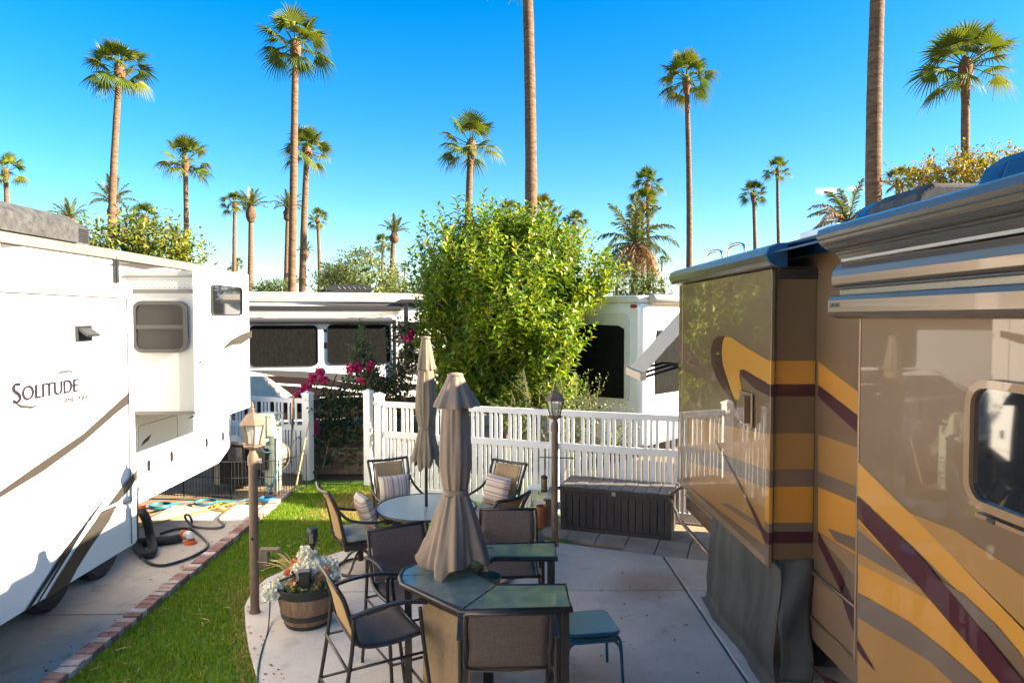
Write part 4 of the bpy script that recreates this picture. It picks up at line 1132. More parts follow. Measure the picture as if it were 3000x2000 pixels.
# --- palms
def fan_leaf(V, F, PV, az, el, Lp, Rb, droop, nseg=22, spread=1.9):
    d = Vector((math.cos(az)*math.cos(el), math.sin(az)*math.cos(el), math.sin(el)))
    p = d*.12; pts = [p.copy()]; dd = d.copy()
    for k in range(5):
        dd = (dd+Vector((0, 0, -.055*droop*(1.2 if el < .6 else .5)))).normalized(); p = p+dd*Lp/5; pts.append(p.copy())
    PV.tube(pts, [.035, .03, .026, .022, .02, .018], 'fan', 4, cap=False)
    f = dd
    s = Vector((-math.sin(az), math.cos(az), 0)); tw = random.uniform(-.75, .75)
    n = s.cross(f); 
    if n.z < 0: n = -n
    s, n = s*math.cos(tw)+n*math.sin(tw), n*math.cos(tw)-s*math.sin(tw)
    b0 = len(V); V.append(tuple(p))
    da = spread*2/nseg; cup = random.uniform(.1, .35)
    def pt(a, r, dz=0, lift=0):
        q = p+(f*math.cos(a)+s*math.sin(a))*r - n*(cup*r*(abs(a)/spread)**1.5)*.8+n*lift
        return q+Vector((0, 0, -dz))
    for k in range(nseg):
        a = -spread+da*(k+.5); rl = Rb*(1-.28*(abs(a)/spread)**2)*random.uniform(.9, 1.06)
        r1 = rl*.44; r2 = rl*.76
        dr = droop*Rb*(.34+.45*random.random())
        b = len(V)
        V.extend(tuple(q) for q in (pt(a-da*.52, r1, dr*.08), pt(a, r1, dr*.08, .03*Rb), pt(a+da*.52, r1, dr*.08), pt(a-da*.16, r2, dr*.45), pt(a+da*.16, r2, dr*.45), pt(a+random.uniform(-.03, .03), rl, dr*1.1)))
        F.extend([(b0, b, b+1), (b0, b+1, b+2), (b, b+3, b+1), (b+1, b+3, b+4), (b+1, b+4, b+2), (b+3, b+5, b+4)])
def fan_crown(seed, n=30, dead=0, R0=2.25):
    random.seed(seed)
    V = []; F = []; P = MB()
    for k in range(n):
        az = k*2.39996+random.uniform(-.3, .3); f = (k+.5)/n
        el = R(84-116*f**1.05)+random.uniform(-.2, .2)
        Lp = R0*random.uniform(.42, .56); fan_leaf(V, F, P, az, el, Lp, R0*random.uniform(.44, .54), .22+.62*f)
    o = len(P.v); P.v += V; P.f += [tuple(i+o for i in f) for f in F]; P.m += [0]*len(F)
    if not P.mats: P.mats = ['fan']
    ob = P.build('crown'); me = ob.data; bpy.data.objects.remove(ob)
    return me
def feather_leaf(V, F, P, az, el, Ln, droop, lw, m='feather', n=30):
    d = Vector((math.cos(az)*math.cos(el), math.sin(az)*math.cos(el), math.sin(el))); p = d*.1; pts = [p.copy()]; ds = [d.copy()]
    N = 14
    for k in range(N):
        d = (d+Vector((0, 0, -droop*.11*(.4+k/N)))).normalized(); p = p+d*Ln/N; pts.append(p.copy()); ds.append(d.copy())
    P.tube(pts, [.03*(1-.85*i/N) for i in range(N+1)], m, 4, cap=False)
    s = Vector((-math.sin(az), math.cos(az), 0))
    for k in range(n):
        t = (k+2)/(n+2)*N; i = min(int(t), N-1); q = pts[i].lerp(pts[i+1], t-i); dd = ds[i]
        u = s.cross(dd).normalized()
        ll = lw*math.sin(math.pi*(.12+.86*(k+1)/(n+1)))**.7
        for sd in (-1, 1):
            v = (s*sd*.8+dd*.75+u*random.uniform(-.1, .35)+rvec()*.12).normalized()
            tip = q+v*ll+Vector((0, 0, -.18*ll*droop*2)); b = len(V); w_ = dd*.032*(Ln/2)
            mid = q+v*ll*.5
            V.extend((tuple(q-w_), tuple(q+w_), tuple(mid+w_*.9), tuple(mid-w_*.9), tuple(tip)))
            F.extend([(b, b+1, b+2, b+3), (b+3, b+2, b+4)])
def feather_crown(seed, n=18, Ln=2.4, lw=.55, droop=1.0, emin=-20, dead=0):
    random.seed(seed); V = []; F = []; P = MB()
    for k in range(n):
        f = (k+.5)/n; feather_leaf(V, F, P, k*2.4+random.uniform(-.2, .2), R(82-(82-emin)*f), Ln*random.uniform(.85, 1.1), droop*(.6+.6*f), lw)
    o = len(P.v); P.v += V; P.f += [tuple(i+o for i in f) for f in F]; P.m += [0]*len(F)
    ob = P.build('crown'); me = ob.data; bpy.data.objects.remove(ob)
    P2 = None
    if dead:
        V = []; F = []; P2 = MB()
        for k in range(dead): feather_leaf(V, F, P2, k*2.4+.5, R(random.uniform(-50, 10)), Ln*random.uniform(.8, 1.0), 1.6, lw*.8, 'dryfrond', 22)
        o = len(P2.v); P2.v += V; P2.f += [tuple(i+o for i in f) for f in F]; P2.m += [0]*len(F)
        ob = P2.build('dry_fronds'); P2 = ob.data; bpy.data.objects.remove(ob)
    return me, P2
FANS = [fan_crown(11, 26), fan_crown(23, 22), fan_crown(37, 27), fan_crown(51, 20), fan_crown(64, 24)]
DATES = [feather_crown(71, 17, 2.5, .50, .95, 34), feather_crown(83, 19, 2.4, .48, 1.0, 26)]
QUEEN = feather_crown(97, 18, 3.0, .75, 1.25, -5, 15)
def mixed_crown(seed):
    g_, _d = feather_crown(seed, 8, 2.8, .6, 1.2, 20)
    random.seed(seed+1); V = []; F = []; P2 = MB()
    for k in range(16): feather_leaf(V, F, P2, k*2.4+.5, R(random.uniform(-35, 55)), 2.8*random.uniform(.8, 1.1), 1.3, .5, 'dryfrond', 26)
    o = len(P2.v); P2.v += V; P2.f += [tuple(i+o for i in f) for f in F]; P2.m += [0]*len(F)
    ob = P2.build('dry_fronds'); d_ = ob.data; bpy.data.objects.remove(ob)
    return g_, d_
QUEEN2 = mixed_crown(121)
random.seed(99)
def palm(kind, cx, cy, rpx, bx_, label, group, Y=None, crown=0, tw=None, size=2.2, spin=None, name=None, bend=0, ball=0):
    """cx, cy crown centre; bx_ trunk foot in the photo's pixel columns"""
    Y = Y or size*2000/rpx
    top = onY((cx, cy), Y); bot = onY((bx_, 930), Y)
    bot.z = -.04
    nm = name or {'fan': 'fan_palm', 'date': 'date_palm', 'queen': 'queen_palm'}[kind]
    t = thing(nm, label, 'palm tree', (bot.x, bot.y, -.04), 0, group)
    H = top.z+.04; dx = top.x-bot.x
    r0 = (tw/2000*Y/2) if tw else .20
    pts = []; rs = []
    N = 26
    for k in range(N+1):
        f = k/N
        pts.append((dx*(f**1.3)+(bend or .25*math.sin(cx))*math.sin(math.pi*f), .25*math.sin(f*2.2+cx), H*f))
        rs.append(r0*(1.22-.40*f+.5*math.exp(-f*H/.6))*(1+.025*math.sin(k*2.1)+random.uniform(-.025, .025)))
    tr_ = MB(); tr_.tube(pts, rs, 'palmtrunk', 14); tr_.build('trunk', t, smooth=True)
    tip = Vector(pts[-1])
    sc = rpx/2000*Y/2.2
    bb = MB()
    if kind == 'fan':
        bb.lathe([(r0*.80, -.9*sc), (r0*1.05, -.6*sc), (r0*1.45, -.28*sc), (r0*1.4, 0), (r0*1.0, .25*sc), (r0*.3, .5*sc)], 'boots', 14, tip, fold=lambda a, i, z: 1+.10*math.sin(5*a+i*2))
    else:
        q = ball or 1.0
        zs_ = [(.9, -1.5*q), (1.25, -1.42*q), (1.55, -1.2*q), (1.75, -.95*q), (1.8, -.7*q), (1.65, -.45*q), (1.4, -.2), (1.0, .1), (.4, .35)]
        bb.lathe([(r0*a*random.uniform(.93, 1.07), z*sc) for a, z in zs_], 'datebase' if kind != 'queen' else 'palmtrunk', 18, tip, fold=lambda a, i, z: 1+.15*math.sin(7*a+i*2.2)+random.uniform(-.14, .14))
    bb.build('leaf_bases', t, smooth=True)
    me, me2 = (FANS[crown % 5], None) if kind == 'fan' else (DATES[crown % 2] if kind == 'date' else (QUEEN2 if crown == 1 else QUEEN))
    c = bpy.data.objects.new('crown', me); COL.objects.link(c); c.parent = t; c.location = tip
    c.rotation_euler = (random.uniform(-.13, .13), random.uniform(-.13, .13), spin if spin is not None else cx*.37); c.scale = (sc*random.uniform(.92, 1.08), sc*random.uniform(.92, 1.08), sc*random.uniform(.85, 1.12))
    if me2:
        c2 = bpy.data.objects.new('dry_fronds', me2); COL.objects.link(c2); c2.parent = t; c2.location = tip; c2.scale = (sc*1.05,)*3
        c2.rotation_euler = (0, 0, .4)
    return t
S = 1.2755
GF = 'tall fan palms beyond the motorhomes'; GD = 'date palms with swollen crown bases'; GS = 'small distant fan palms on the skyline'
def fp(cx, cy, r, bx, label, crown=0, tw=None, **k): return palm('fan', cx*S, cy*S, r*S, bx*S, label, k.pop('group', GF), crown=crown, tw=tw*S if tw else None, **k)
def dp(cx, cy, r, bx, label, crown=0, tw=None, **k): return palm('date', cx*S, cy*S, r*S, bx*S, label, GD, crown=crown, tw=tw*S if tw else None, **k)
fp(10, 395, 50, 15, 'fan palm cut by the left edge of the picture, above the trailer roof', 1, 11)
fp(270, 160, 80, 263, 'tall fan palm whose trunk rises from the yellow green tree behind the trailer', 2, 16)
fp(682, 112, 98, 665, 'tallest full crowned fan palm, straight trunk beside a shorter leaning palm', 0, 17)
fp(424, 370, 66, 418, 'medium fan palm just right of the yellow green tree behind the trailer', 3, 12)
fp(707, 350, 66, 694, 'shorter fan palm leaning close to the right of the tallest fan palm', 4, 15)
fp(1082, 335, 82, 1083, 'fan palm with orange leaf bases standing over the left half of the citrus tree', 3, 17, spin=2.2)
fp(1209, -95, 125, 1216, 'thick bare palm trunk rising out of the citrus tree past the top of the picture', 1, 27)
fp(1577, 185, 72, 1581, 'slender fan palm alone between citrus tree and bronze motorhome', 2, 13)
fp(2028, -230, 190, 2010, 'thickest bare palm trunk rising behind the blue roof unit of the bronze motorhome', 0, 34, size=2.4)
fp(2222, 150, 122, 2220, 'wide crowned fan palm above the bronze motorhome near the right edge', 4, 20)
fp(1730, 447, 40, 1733, 'lower left one of two thin fan palms left of the bronze motorhome roof', 0, 9)
fp(1787, 392, 40, 1797, 'upper right one of two thin fan palms left of the bronze motorhome roof', 3, 8)
fp(1488, 425, 43, 1490, 'upper fan palm of the stacked pair above the queen palm', 1, 10)
fp(1476, 472, 44, 1482, 'lower fan palm of the stacked pair above the queen palm', 2, 10)
fp(540, 470, 38, 545, 'thin fan palm touching the crown of a date palm on its right', 3, 9)
fp(730, 505, 30, 730, 'thin fan palm just right of the two crossing tall palms', 4, 8)
fp(880, 562, 26, 880, 'small fan palm left of the thin date palm near the citrus tree', 0, 7)
fp(1172, 492, 42, 1180, 'dark fan palm crown left of the thick trunk above the citrus tree', 0, 10)
fp(1245, 485, 46, 1245, 'dark fan palm crown right of the thick trunk above the citrus tree', 2, 10)
fp(1320, 512, 34, 1318, 'dark fan palm crown at the right shoulder of the citrus tree', 4, 9)
fp(330, 500, 42, 330, 'low fan palm crown showing above the yellow green tree behind the trailer', 0, 12)
fp(2062, 418, 40, 2062, 'low fan palm peeking over the motorhome roof beside the golden tree', 2, 12)
fp(790, 640, 40, 790, 'low pale fan palm under the willow tree', 3, 12, Y=60)
for cx, cy, r, lb in ((1521, 600, 15, 'tiny far fan palm nearest the bronze motorhome slide'), (545, 608, 17, 'tiny far fan palm between the trunks of the fan and date palm pair'),
                      (678, 642, 14, 'tiny far fan palm between the two crossing trunks'), (930, 615, 13, 'tiny far fan palm against the left side of the citrus tree'),
                      (905, 630, 15, 'tiny far fan palm at the foot of the thin date palm'), (530, 622, 12, 'tiny far fan palm at the end of the trailer roof'),
                      (1500, 630, 18, 'tiny far fan palm between queen palm and bronze motorhome')):
    fp(cx, cy, r, cx, lb, crown=int(cx) % 5, group=GS, tw=4)
dp(578, 478, 44, 565, 'date palm with a round brown base, right of a thin fan palm', 0, 12, ball=1.1)
dp(660, 478, 42, 655, 'date palm half hidden behind the trunk of the tallest fan palm', 1, 11)
dp(905, 535, 42, 903, 'thin date palm standing alone left of the citrus tree', 0, 12, ball=.8)
dp(263, 470, 52, 262, 'date palm half hidden behind the trunk above the yellow green tree', 1, 14)
dp(402, 548, 36, 405, 'date palm low behind the medium fan palm by the yellow green tree', 0, 9)
dp(165, 505, 40, 165, 'pale date palm tips showing behind the trailer air conditioner', 1, 12)
dp(702, 578, 24, 690, 'small date palm peeking out beside the leaning palm trunk', 1, 9)
dp(1418, 615, 18, 1418, 'small date palm beside the right edge of the citrus tree', 0, 8)
palm('queen', 1462*S, 560*S, 78*S, 1465*S, 'shaggy queen palm with hanging brown fronds right of the citrus tree', None, tw=16*S, size=2.6)
palm('queen', 1955*S, 512*S, 84*S, 1955*S, 'brown tipped queen palm crown above the bronze motorhome roof', None, Y=26, tw=20*S, crown=1)
# --- other trees
def treepx(name, label, px, py, Y, rx, h, mleaf, n, L, slen, up=.5, group=None, inner=300):
    c = onY((px, py), Y); z0 = max(.6, c.z-h/2)
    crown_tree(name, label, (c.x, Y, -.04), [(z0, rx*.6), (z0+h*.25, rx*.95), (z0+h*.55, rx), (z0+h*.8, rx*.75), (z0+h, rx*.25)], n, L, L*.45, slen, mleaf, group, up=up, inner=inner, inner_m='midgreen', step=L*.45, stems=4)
treepx('leafy_tree', 'yellow green leafy tree rising behind the trailer roof', 420, 752, 16, 1.25, 1.6, 'goldleaf', 430, .17, .75, inner=420)
treepx('leafy_tree', 'sparse yellow green tree behind the trailer air conditioner', 225, 725, 17, 1.0, 1.1, 'goldleaf', 80, .15, .8, inner=60)
treepx('leafy_tree', 'thin leafy sprigs above the trailer at the left picture edge', 50, 690, 16, .9, .9, 'goldleaf', 45, .12, .7, inner=40)
treepx('willow_tree', 'feathery grey green willow behind the black windowed motorhome', 1065, 812, 42, 2.2, 3.4, 'willow', 420, .24, 1.1, up=.25)
treepx('willow_tree', 'lower left willow clump beside the larger feathery willow', 985, 828, 44, 1.4, 2.2, 'willow', 180, .24, 1.0, up=.25)
treepx('leafy_tree', 'golden leaved tree behind the bronze motorhome roof', 2850, 505, 18, 1.35, .75, 'yellowleaf', 210, .17, .7, inner=90)
treepx('leafy_tree', 'sparse golden sprigs between golden tree and blue roof unit', 2690, 530, 19, .7, .6, 'yellowleaf', 40, .16, .8, inner=20)
GB_ = 'low far tree clumps along the skyline'
for px, py, Y, r_, h_, lb in ((775, 843, 70, 1.3, 1.7, 'low round green tree left of the tallest palm trunk'), (822, 840, 70, 1.4, 2.0, 'low round green tree touching the tallest palm trunk'),
                              (1850, 838, 45, 1.3, 2.4, 'brownish tree clump at the foot of the queen palm'), (1910, 842, 46, 1.2, 2.0, 'dull green tree clump left of the bronze motorhome slide'),
                              (1220, 845, 50, 1.4, 2.2, 'dark tree clump at the left foot of the citrus tree'), (1150, 842, 60, 1.3, 1.6, 'dark tree clump under the thin date palm')):
    treepx('leafy_tree', lb, px, py, Y, r_, h_, 'midgreen', 90, .28, .8, group=GB_, inner=120)
random.seed(5)

# ================================================================== LAMP POSTS
def lamp_post(loc, label):
    t = thing('lamp_post', label, 'lamp post', loc, 0, 'brown lantern posts by the patio')
    m = 'lampbrown'
    b = MB(); b.lathe([(.056, 0), (.05, .02), (.044, .05), (.044, 1.50), (.052, 1.502), (.052, 1.58), (.048, 1.60), (.036, 1.62), (.026, 1.645)], m, 20); b.build('pole', t, smooth=True, auto=35)
    b = MB(); b.lathe([(.022, 1.646), (.03, 1.66), (.075, 1.675), (.095, 1.69), (.095, 1.705), (.07, 1.71)], m, 6); b.build('lantern_base', t)
    b = MB(); z0, z1, r0, r1 = 1.712, 1.905, .066, .108
    for k in range(6):
        a = math.pi*k/3
        b.bar((r0*math.cos(a), r0*math.sin(a), z0), (r1*math.cos(a), r1*math.sin(a), z1), .014, .014, m)
    b.build('lantern_frame', t)
    b = MB(); b.lathe([(r0*.95, z0+.001), (r1*.96, z1-.001)], 'lampglass', 6, cap=False); b.build('lantern_glass', t)
    b = MB(); b.lathe([(.012, z0), (.012, z0+.06), (.03, z0+.09), (.026, z0+.13), (.008, z0+.15)], 'clear', 12); b.build('bulb', t, smooth=True)
    b = MB(); b.lathe([(.128, z1), (.132, z1+.012), (.125, z1+.022), (.092, z1+.06), (.075, z1+.085), (.06, z1+.105), (.035, z1+.125), (.02, z1+.132), (.02, z1+.15), (.028, z1+.155), (.012, z1+.175), (.016, z1+.19), (.005, z1+.235)], m, 6); b.build('lantern_roof', t)
    return t
lp1 = lamp_post(tuple(onZ((747, 1793), .02)), 'brown lantern post at the left patio edge by the barrel planter')
lp2 = lamp_post(tuple(onZ((1625, 1598), .02)), 'brown lantern post with a crossbar standing beside the dark deck box')
b = MB(); b.tube([(-.20, -.02, 1.17), (.22, .02, 1.15)], .008, 'lampbrown', 8); b.lathe([(.0, -.02), (.02, 0), (0, .02)], 'lampbrown', 10, (.23, .02, 1.15)); b.build('crossbar', lp2, smooth=True)
b = MB(); b.tube([(0, -.046, .76), (0, -.056, .78)], .012, 'blackplastic', 8); b.build('photo_sensor', lp1)
q = lp2.location
bl = thing('hanging_lantern', 'small tan bug lantern hanging from the lamp post crossbar', 'lantern', (q.x-.14, q.y-.02, .74))
b = MB(); b.lathe([(.045, .0), (.045, .03)], 'blackplastic', 14); b.lathe([(.045, .17), (.045, .20), (.02, .215)], 'blackplastic', 14); b.build('cap', bl)
b = MB(); b.lathe([(.04, .031), (.04, .169)], 'wicker', 14)
for k in range(6): b.lathe([(.0425, .045+k*.02), (.0425, .053+k*.02)], 'blackplastic', 14, cap=False)
b.build('mesh_body', bl)
b = MB(); b.tube([(0, 0, .215), (.01, 0, .30), (0, 0, .42)], .003, 'blackplastic', 5); b.build('wire', bl)

# ================================================================== DECK BOX
DA, DB = onZ((1642, 1549), .02), onZ((1960, 1583), .02)
du = (DB-DA).normalized(); drz = math.atan2(du.y, du.x)
DL = 1.52
dbx = thing('deck_box', 'long charcoal brown plank look resin deck box with a hinged lid below the fence', 'storage box', tuple(DA), drz)
b = MB()
b.bx(.04, DL-.04, .035, .62, .02, .555, 'deck')
b.bx(.0, .075, .0, .66, 0, .56, 'deck'); b.bx(DL-.075, DL, .0, .66, 0, .56, 'deck')
b.bx(.076, DL-.076, .005, .034, 0, .05, 'deck'); b.bx(.076, DL-.076, .005, .034, .50, .56, 'deck')
npk = 14
for k in range(npk):
    w_ = (DL-.15)/npk; b.bx(.075+k*w_+.006, .075+(k+1)*w_-.006, .018, .034, .052, .498, 'deck')
b.build('body', dbx, bevel=.004)
b = MB()
b.bx(-.03, DL+.03, -.03, .69, .562, .61, 'deck')
for k in range(9):
    for j in range(2):
        b.bx(.0+k*DL/9+.006, (k+1)*DL/9-.006, -.005+j*.34, .325+j*.34, .611, .618+.004*(k % 2), 'decktop')
b.build('lid', dbx, bevel=.012)
b = MB(); b.box((DL/2, -.035, .57), (.05, .012, .05), 'foil'); b.build('latch', dbx)
b = MB(); b.bx(DL+.012, DL+.03, .02, .06, 0, .53, 'oldwood'); o = b.build('wood_stake', origin=None)
o.location = DA; o.rotation_euler = (0, 0, drz); tag(o, 'pale wooden slat leaning at the right end of the deck box', 'slat')

# ================================================================== UMBRELLAS
def umbrella(name, label, loc, prof, vent, tie_z, tie_r, pole_top, pole_bot, m, nf, top):
    t = thing(name, label, 'umbrella', loc)
    def fold(a, i, z):
        f = i/len(prof)
        amp = .055+.085*max(0, f-.35)+(.03 if f > .8 else 0)
        return 1+amp*(.75*math.sin(5*a+1.1*math.sin(2.1*z)+nf)+.6*math.sin(8*a-1.3*math.sin(2.7*z+1)+2*nf)+.45*math.sin(13*a+2.2*z)+.25*math.sin(21*a-3*z))+.03*math.sin(2*a-z*6)
    P = []
    for (r0, z0), (r1, z1) in zip(prof[:-1], prof[1:]):
        for k in range(6): P.append((r0+(r1-r0)*k/6, z0+(z1-z0)*k/6))
    P.append(prof[-1]); prof = P
    b = MB(); b.lathe(prof, m, 120, fold=fold, cap=False)
    # ragged hem: points hang lower on every fold
    nb = 120; e = len(b.v)-nb
    for rowk in range(10):
        for j in range(nb):
            i = e-rowk*nb+j; x, y, z = b.v[i]; a = 2*math.pi*j/nb
            k = (1-rowk/10)**1.5
            b.v[i] = (x, y, z+.05*k*math.sin(3*a+2+nf)+.03*k*math.cos(8*a))
    b.build('canopy', t, smooth=True, solid=.004)
    if vent:
        b = MB(); VP = []
        for (r0, z0), (r1, z1) in zip(vent[:-1], vent[1:]):
            for k in range(5): VP.append((r0+(r1-r0)*k/5, z0+(z1-z0)*k/5))
        VP.append(vent[-1])
        b.lathe(VP, m, 96, fold=lambda a, i, z: 1+(.02+.17*i/len(VP))*(math.sin(8*a+.6)+.4*math.sin(3*a+1)+.3*math.sin(13*a))*.8, cap=False); b.build('vent_cap', t, smooth=True, solid=.004)
    b = MB()
    b.lathe([(tie_r, tie_z-.03), (tie_r*1.03, tie_z-.015), (tie_r*1.02, tie_z+.02)], m, 40, fold=lambda a, i, z: 1+.03*math.sin(5*a), cap=False); b.build('tie_strap', t, smooth=True, solid=.004)
    b = MB(); b.tube([(0, 0, pole_bot), (0, 0, pole_top)], .019, 'bronze', 14); b.build('pole', t, smooth=True)
    b = MB(); b.lathe([(.060, top-.004), (.064, top+.008), (.058, top+.018), (.02, top+.024)], m, 20); b.build('finial', t, smooth=True)
    return t
U1 = onZ((1335, 1672), 1.02)
Y_ = U1.y
zz = lambda py: 3-(py-930)/2000*Y_
k_ = Y_/2000
umbrella('patio_umbrella', 'closed taupe umbrella with a flounced vent cap standing in the bar table', (U1.x, U1.y, 0),
         [(.05, zz(1105)), (.09, zz(1150)), (38*k_, zz(1190)), (43*k_, zz(1280)), (45*k_, zz(1360)), (39*k_, zz(1410)), (32*k_, zz(1438)), (42*k_, zz(1465)), (62*k_, zz(1520)), (79*k_, zz(1580)), (94*k_, zz(1630)), (97*k_, zz(1650))],
         [(.055, zz(1098)), (.075, zz(1118)), (44*k_, zz(1150)), (58*k_, zz(1178)), (62*k_, zz(1190))], zz(1440), 36*k_, zz(1100), .02, 'taupe', 9, zz(1100))
U2 = onZ((1249, 1481), .72); Y_ = U2.y; k_ = Y_/2000
umbrella('patio_umbrella', 'closed slim taupe umbrella standing in the round frosted glass table', (U2.x, U2.y, 0),
         [(11*k_, zz(990)), (17*k_, zz(1040)), (22*k_, zz(1090)), (25*k_, zz(1110)), (29*k_, zz(1160)), (30*k_, zz(1200)), (23*k_, zz(1240)), (19*k_, zz(1254)), (25*k_, zz(1275)), (34*k_, zz(1310)), (40*k_, zz(1340)), (38*k_, zz(1358))],
         [(10*k_, zz(986)), (14*k_, zz(1005)), (20*k_, zz(1050)), (25*k_, zz(1083))], zz(1252), 21*k_, zz(992), .02, 'taupe2', 8, zz(990))

# ================================================================== BAR TABLE
BT = (-.3, 5.3, .02)
bt = thing('bar_table', 'half octagon bar table with dark frame and patterned glass tops round the umbrella', 'bar table', BT)
ZT = 1.02
T = lambda px, py: onZ((px, py), ZT)
E_near, B_, Cv1, Cv2, D_, E_far = T(1674, 1784), T(1352, 1792), T(1178, 1712), T(1182, 1672), T(1335, 1600), T(1628, 1592)
e1, bi, ci, di, e2 = T(1657, 1716), T(1455, 1718), T(1385, 1678), T(1447, 1636), T(1630, 1636)
Cm = (Cv1+Cv2)/2+Vector((-.02, 0, 0))
outer = [E_near, B_, Cv1, Cm, Cv2, D_, E_far]
inner = [e2, di, ci, bi, e1]
fr = MB()
fr.tube([*outer, *inner], .022, 'bronze', 8, closed=True)
for a, c in ((B_, bi), (Cm, ci), (D_, di)): fr.bar(a+Vector((0, 0, -.004)), c+Vector((0, 0, -.004)), .03, .03, 'bronze')
fr.build('top_frame', bt, BT, smooth=True)
for pl in ([E_near, B_, bi, e1], [B_, Cv1, Cm, ci, bi], [Cm, Cv2, D_, di, ci], [D_, E_far, e2, di]):
    c = sum((Vector(p) for p in pl), Vector())/len(pl)
    q = [c+(p-c)*.975+Vector((0, 0, .006)) for p in pl]
    b = MB(); b.prism(q, (0, 0, .008), 'tableglass'); b.build('glass_top', bt, BT)
def leg2(p, q, name='leg'):
    b = MB(); b.bar((p.x, p.y, .02), (p.x, p.y, ZT-.02), .05, .05, 'bronze'); b.build(name, bt, BT, bevel=.004)
cc = Vector((-.05, 5.27, ZT))
for p in (E_near, B_, Cm, D_, E_far, e1, e2): leg2(p+(cc-p).normalized()*.06, None)
b = MB()
ins = [p+(cc-p).normalized()*.16 for p in (B_, Cv1, Cv2, D_)]
for a, c in ((ins[0], ins[1]), (ins[2], ins[3])):
    b.bar((a.x, a.y, .50), (c.x, c.y, .50), .012, .86, 'wicker')
e_ = E_near+(cc-E_near).normalized()*.16
b.build('skirt_panel', bt, BT)
b = MB()
for z in (.12, .9):
    for a, c in ((ins[0], ins[1]), (ins[2], ins[3])): b.bar((a.x, a.y, z), (c.x, c.y, z), .03, .03, 'bronze')
b.build('rail', bt, BT)
bk = thing('basket', 'small round tan wicker basket inside the bar table bend', 'basket', (-.12, 5.32, .72))
b = MB(); b.lathe([(.07, 0), (.085, .1), (.10, .24), (.105, .25), (.095, .245), (.075, .05), (.0, .02)], 'wicker', 24, cap=False); b.build('basket_body', bk, smooth=True)
b = MB(); b.bx(-.2, .12, -.25, .25, -.025, -.002, 'bronze'); b.bx(-.04, .04, -.04, .04, -.70, -.027, 'bronze'); b.v = [(x-.12, y+5.32, z+.72) for x, y, z in b.v]; b.build('shelf', bt, BT)

# ================================================================== BAR CHAIRS (front is +y)
def bar_chair(label, back='sling'):
    t = thing('bar_chair', label, 'bar chair', group='bar height sling chairs round the bar table')
    W_2 = .27
    b = MB()
    prof = [(-.235, .735), (-.15, .712), (0, .70), (.15, .715), (.22, .735), (.25, .725)]
    b.grid(lambda u, v: (-W_2+.02+u*2*(W_2-.02), np.interp(v*5, range(6), [p[0] for p in prof]), np.interp(v*5, range(6), [p[1] for p in prof])-.015*math.sin(math.pi*u)), 10, 20, 'sling')
    b.build('seat', t, smooth=True, solid=.008)
    bp_ = [(-.225, .75), (-.245, .84), (-.27, .95), (-.31, 1.06), (-.35, 1.14)]
    b = MB()
    b.grid(lambda u, v: (-W_2+.022+u*2*(W_2-.022), np.interp(v*4, range(5), [p[0] for p in bp_])-.02*math.sin(math.pi*u)*math.sin(math.pi*v), np.interp(v*4, range(5), [p[1] for p in bp_])), 10, 20, back)
    b.build('backrest', t, smooth=True, solid=.008)
    b = MB()
    for s_ in (-1, 1):
        x = s_*W_2
        b.tube(smoothpts([(x, .25, .73), (x, .0, .705), (x, -.2, .735), (x, -.25, .86), (x, -.31, 1.06), (x*.98, -.355, 1.15)], 5), .016, 'bronze', 8)
    b.tube([(-W_2, -.355, 1.15), (W_2, -.355, 1.15)], .014, 'bronze', 8); b.tube([(-W_2, -.215, .745), (W_2, -.215, .745)], .012, 'bronze', 8); b.tube([(-W_2, .25, .725), (W_2, .25, .725)], .012, 'bronze', 8)
    b.build('seat_frame', t, smooth=True)
    for s_ in (-1, 1):
        x = s_*(W_2+.035)
        b = MB(); b.tube(smoothpts([(x, .33, .0), (x, .29, .35), (x, .24, .72), (x, .22, .93)], 5), .015, 'bronze', 8); b.build('leg', t, smooth=True)
        b = MB(); b.tube(smoothpts([(x, -.40, .0), (x, -.33, .35), (x, -.27, .72), (x, -.255, .96)], 5), .015, 'bronze', 8); b.build('leg', t, smooth=True)
        b = MB(); pts = smoothpts([(x, -.275, .955), (x, -.1, .985), (x, .1, .99), (x, .27, .955)], 6)
        for p, q in zip(pts[:-1], pts[1:]): b.bar(p, q+(q-p)*.1, .045, .022, 'bronze')
        b.build('armrest', t, bevel=.006)
    for y_, z_ in ((.30, .28), (-.345, .28), (-.30, .60)):
        b = MB(); b.tube([(-W_2-.035, y_, z_), (W_2+.035, y_, z_)], .011, 'bronze', 8); b.build('footrest' if y_ > 0 else 'stretcher', t, smooth=True)
    for s_ in (-1, 1):
        for z_, ya, yb in ((.28, -.345, .30), (.60, -.29, .255)):
            b = MB(); b.tube([(s_*(W_2+.035), ya, z_), (s_*(W_2+.035), yb, z_)], .010, 'bronze', 8); b.build('stretcher', t, smooth=True)
    return t
def place(t, x, y, deg, z=.02): t.location = (x, y, z); t.rotation_euler = (0, 0, R(deg)); return t
c1 = bar_chair('bar chair with its back to the viewer, nearest, tucked under the near table arm')
place(c1, .02, 4.52, 2)
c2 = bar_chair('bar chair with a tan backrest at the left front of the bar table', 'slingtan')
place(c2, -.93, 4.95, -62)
c3 = copy_tree(c1); c3['label'] = 'bar chair behind the left tip of the bar table, facing the umbrella'
place(c3, -.76, 5.64, -150)
c4 = copy_tree(c1); c4['label'] = 'bar chair at the far arm of the bar table, wide brown backrest facing the viewer'
place(c4, .04, 6.12, 180)

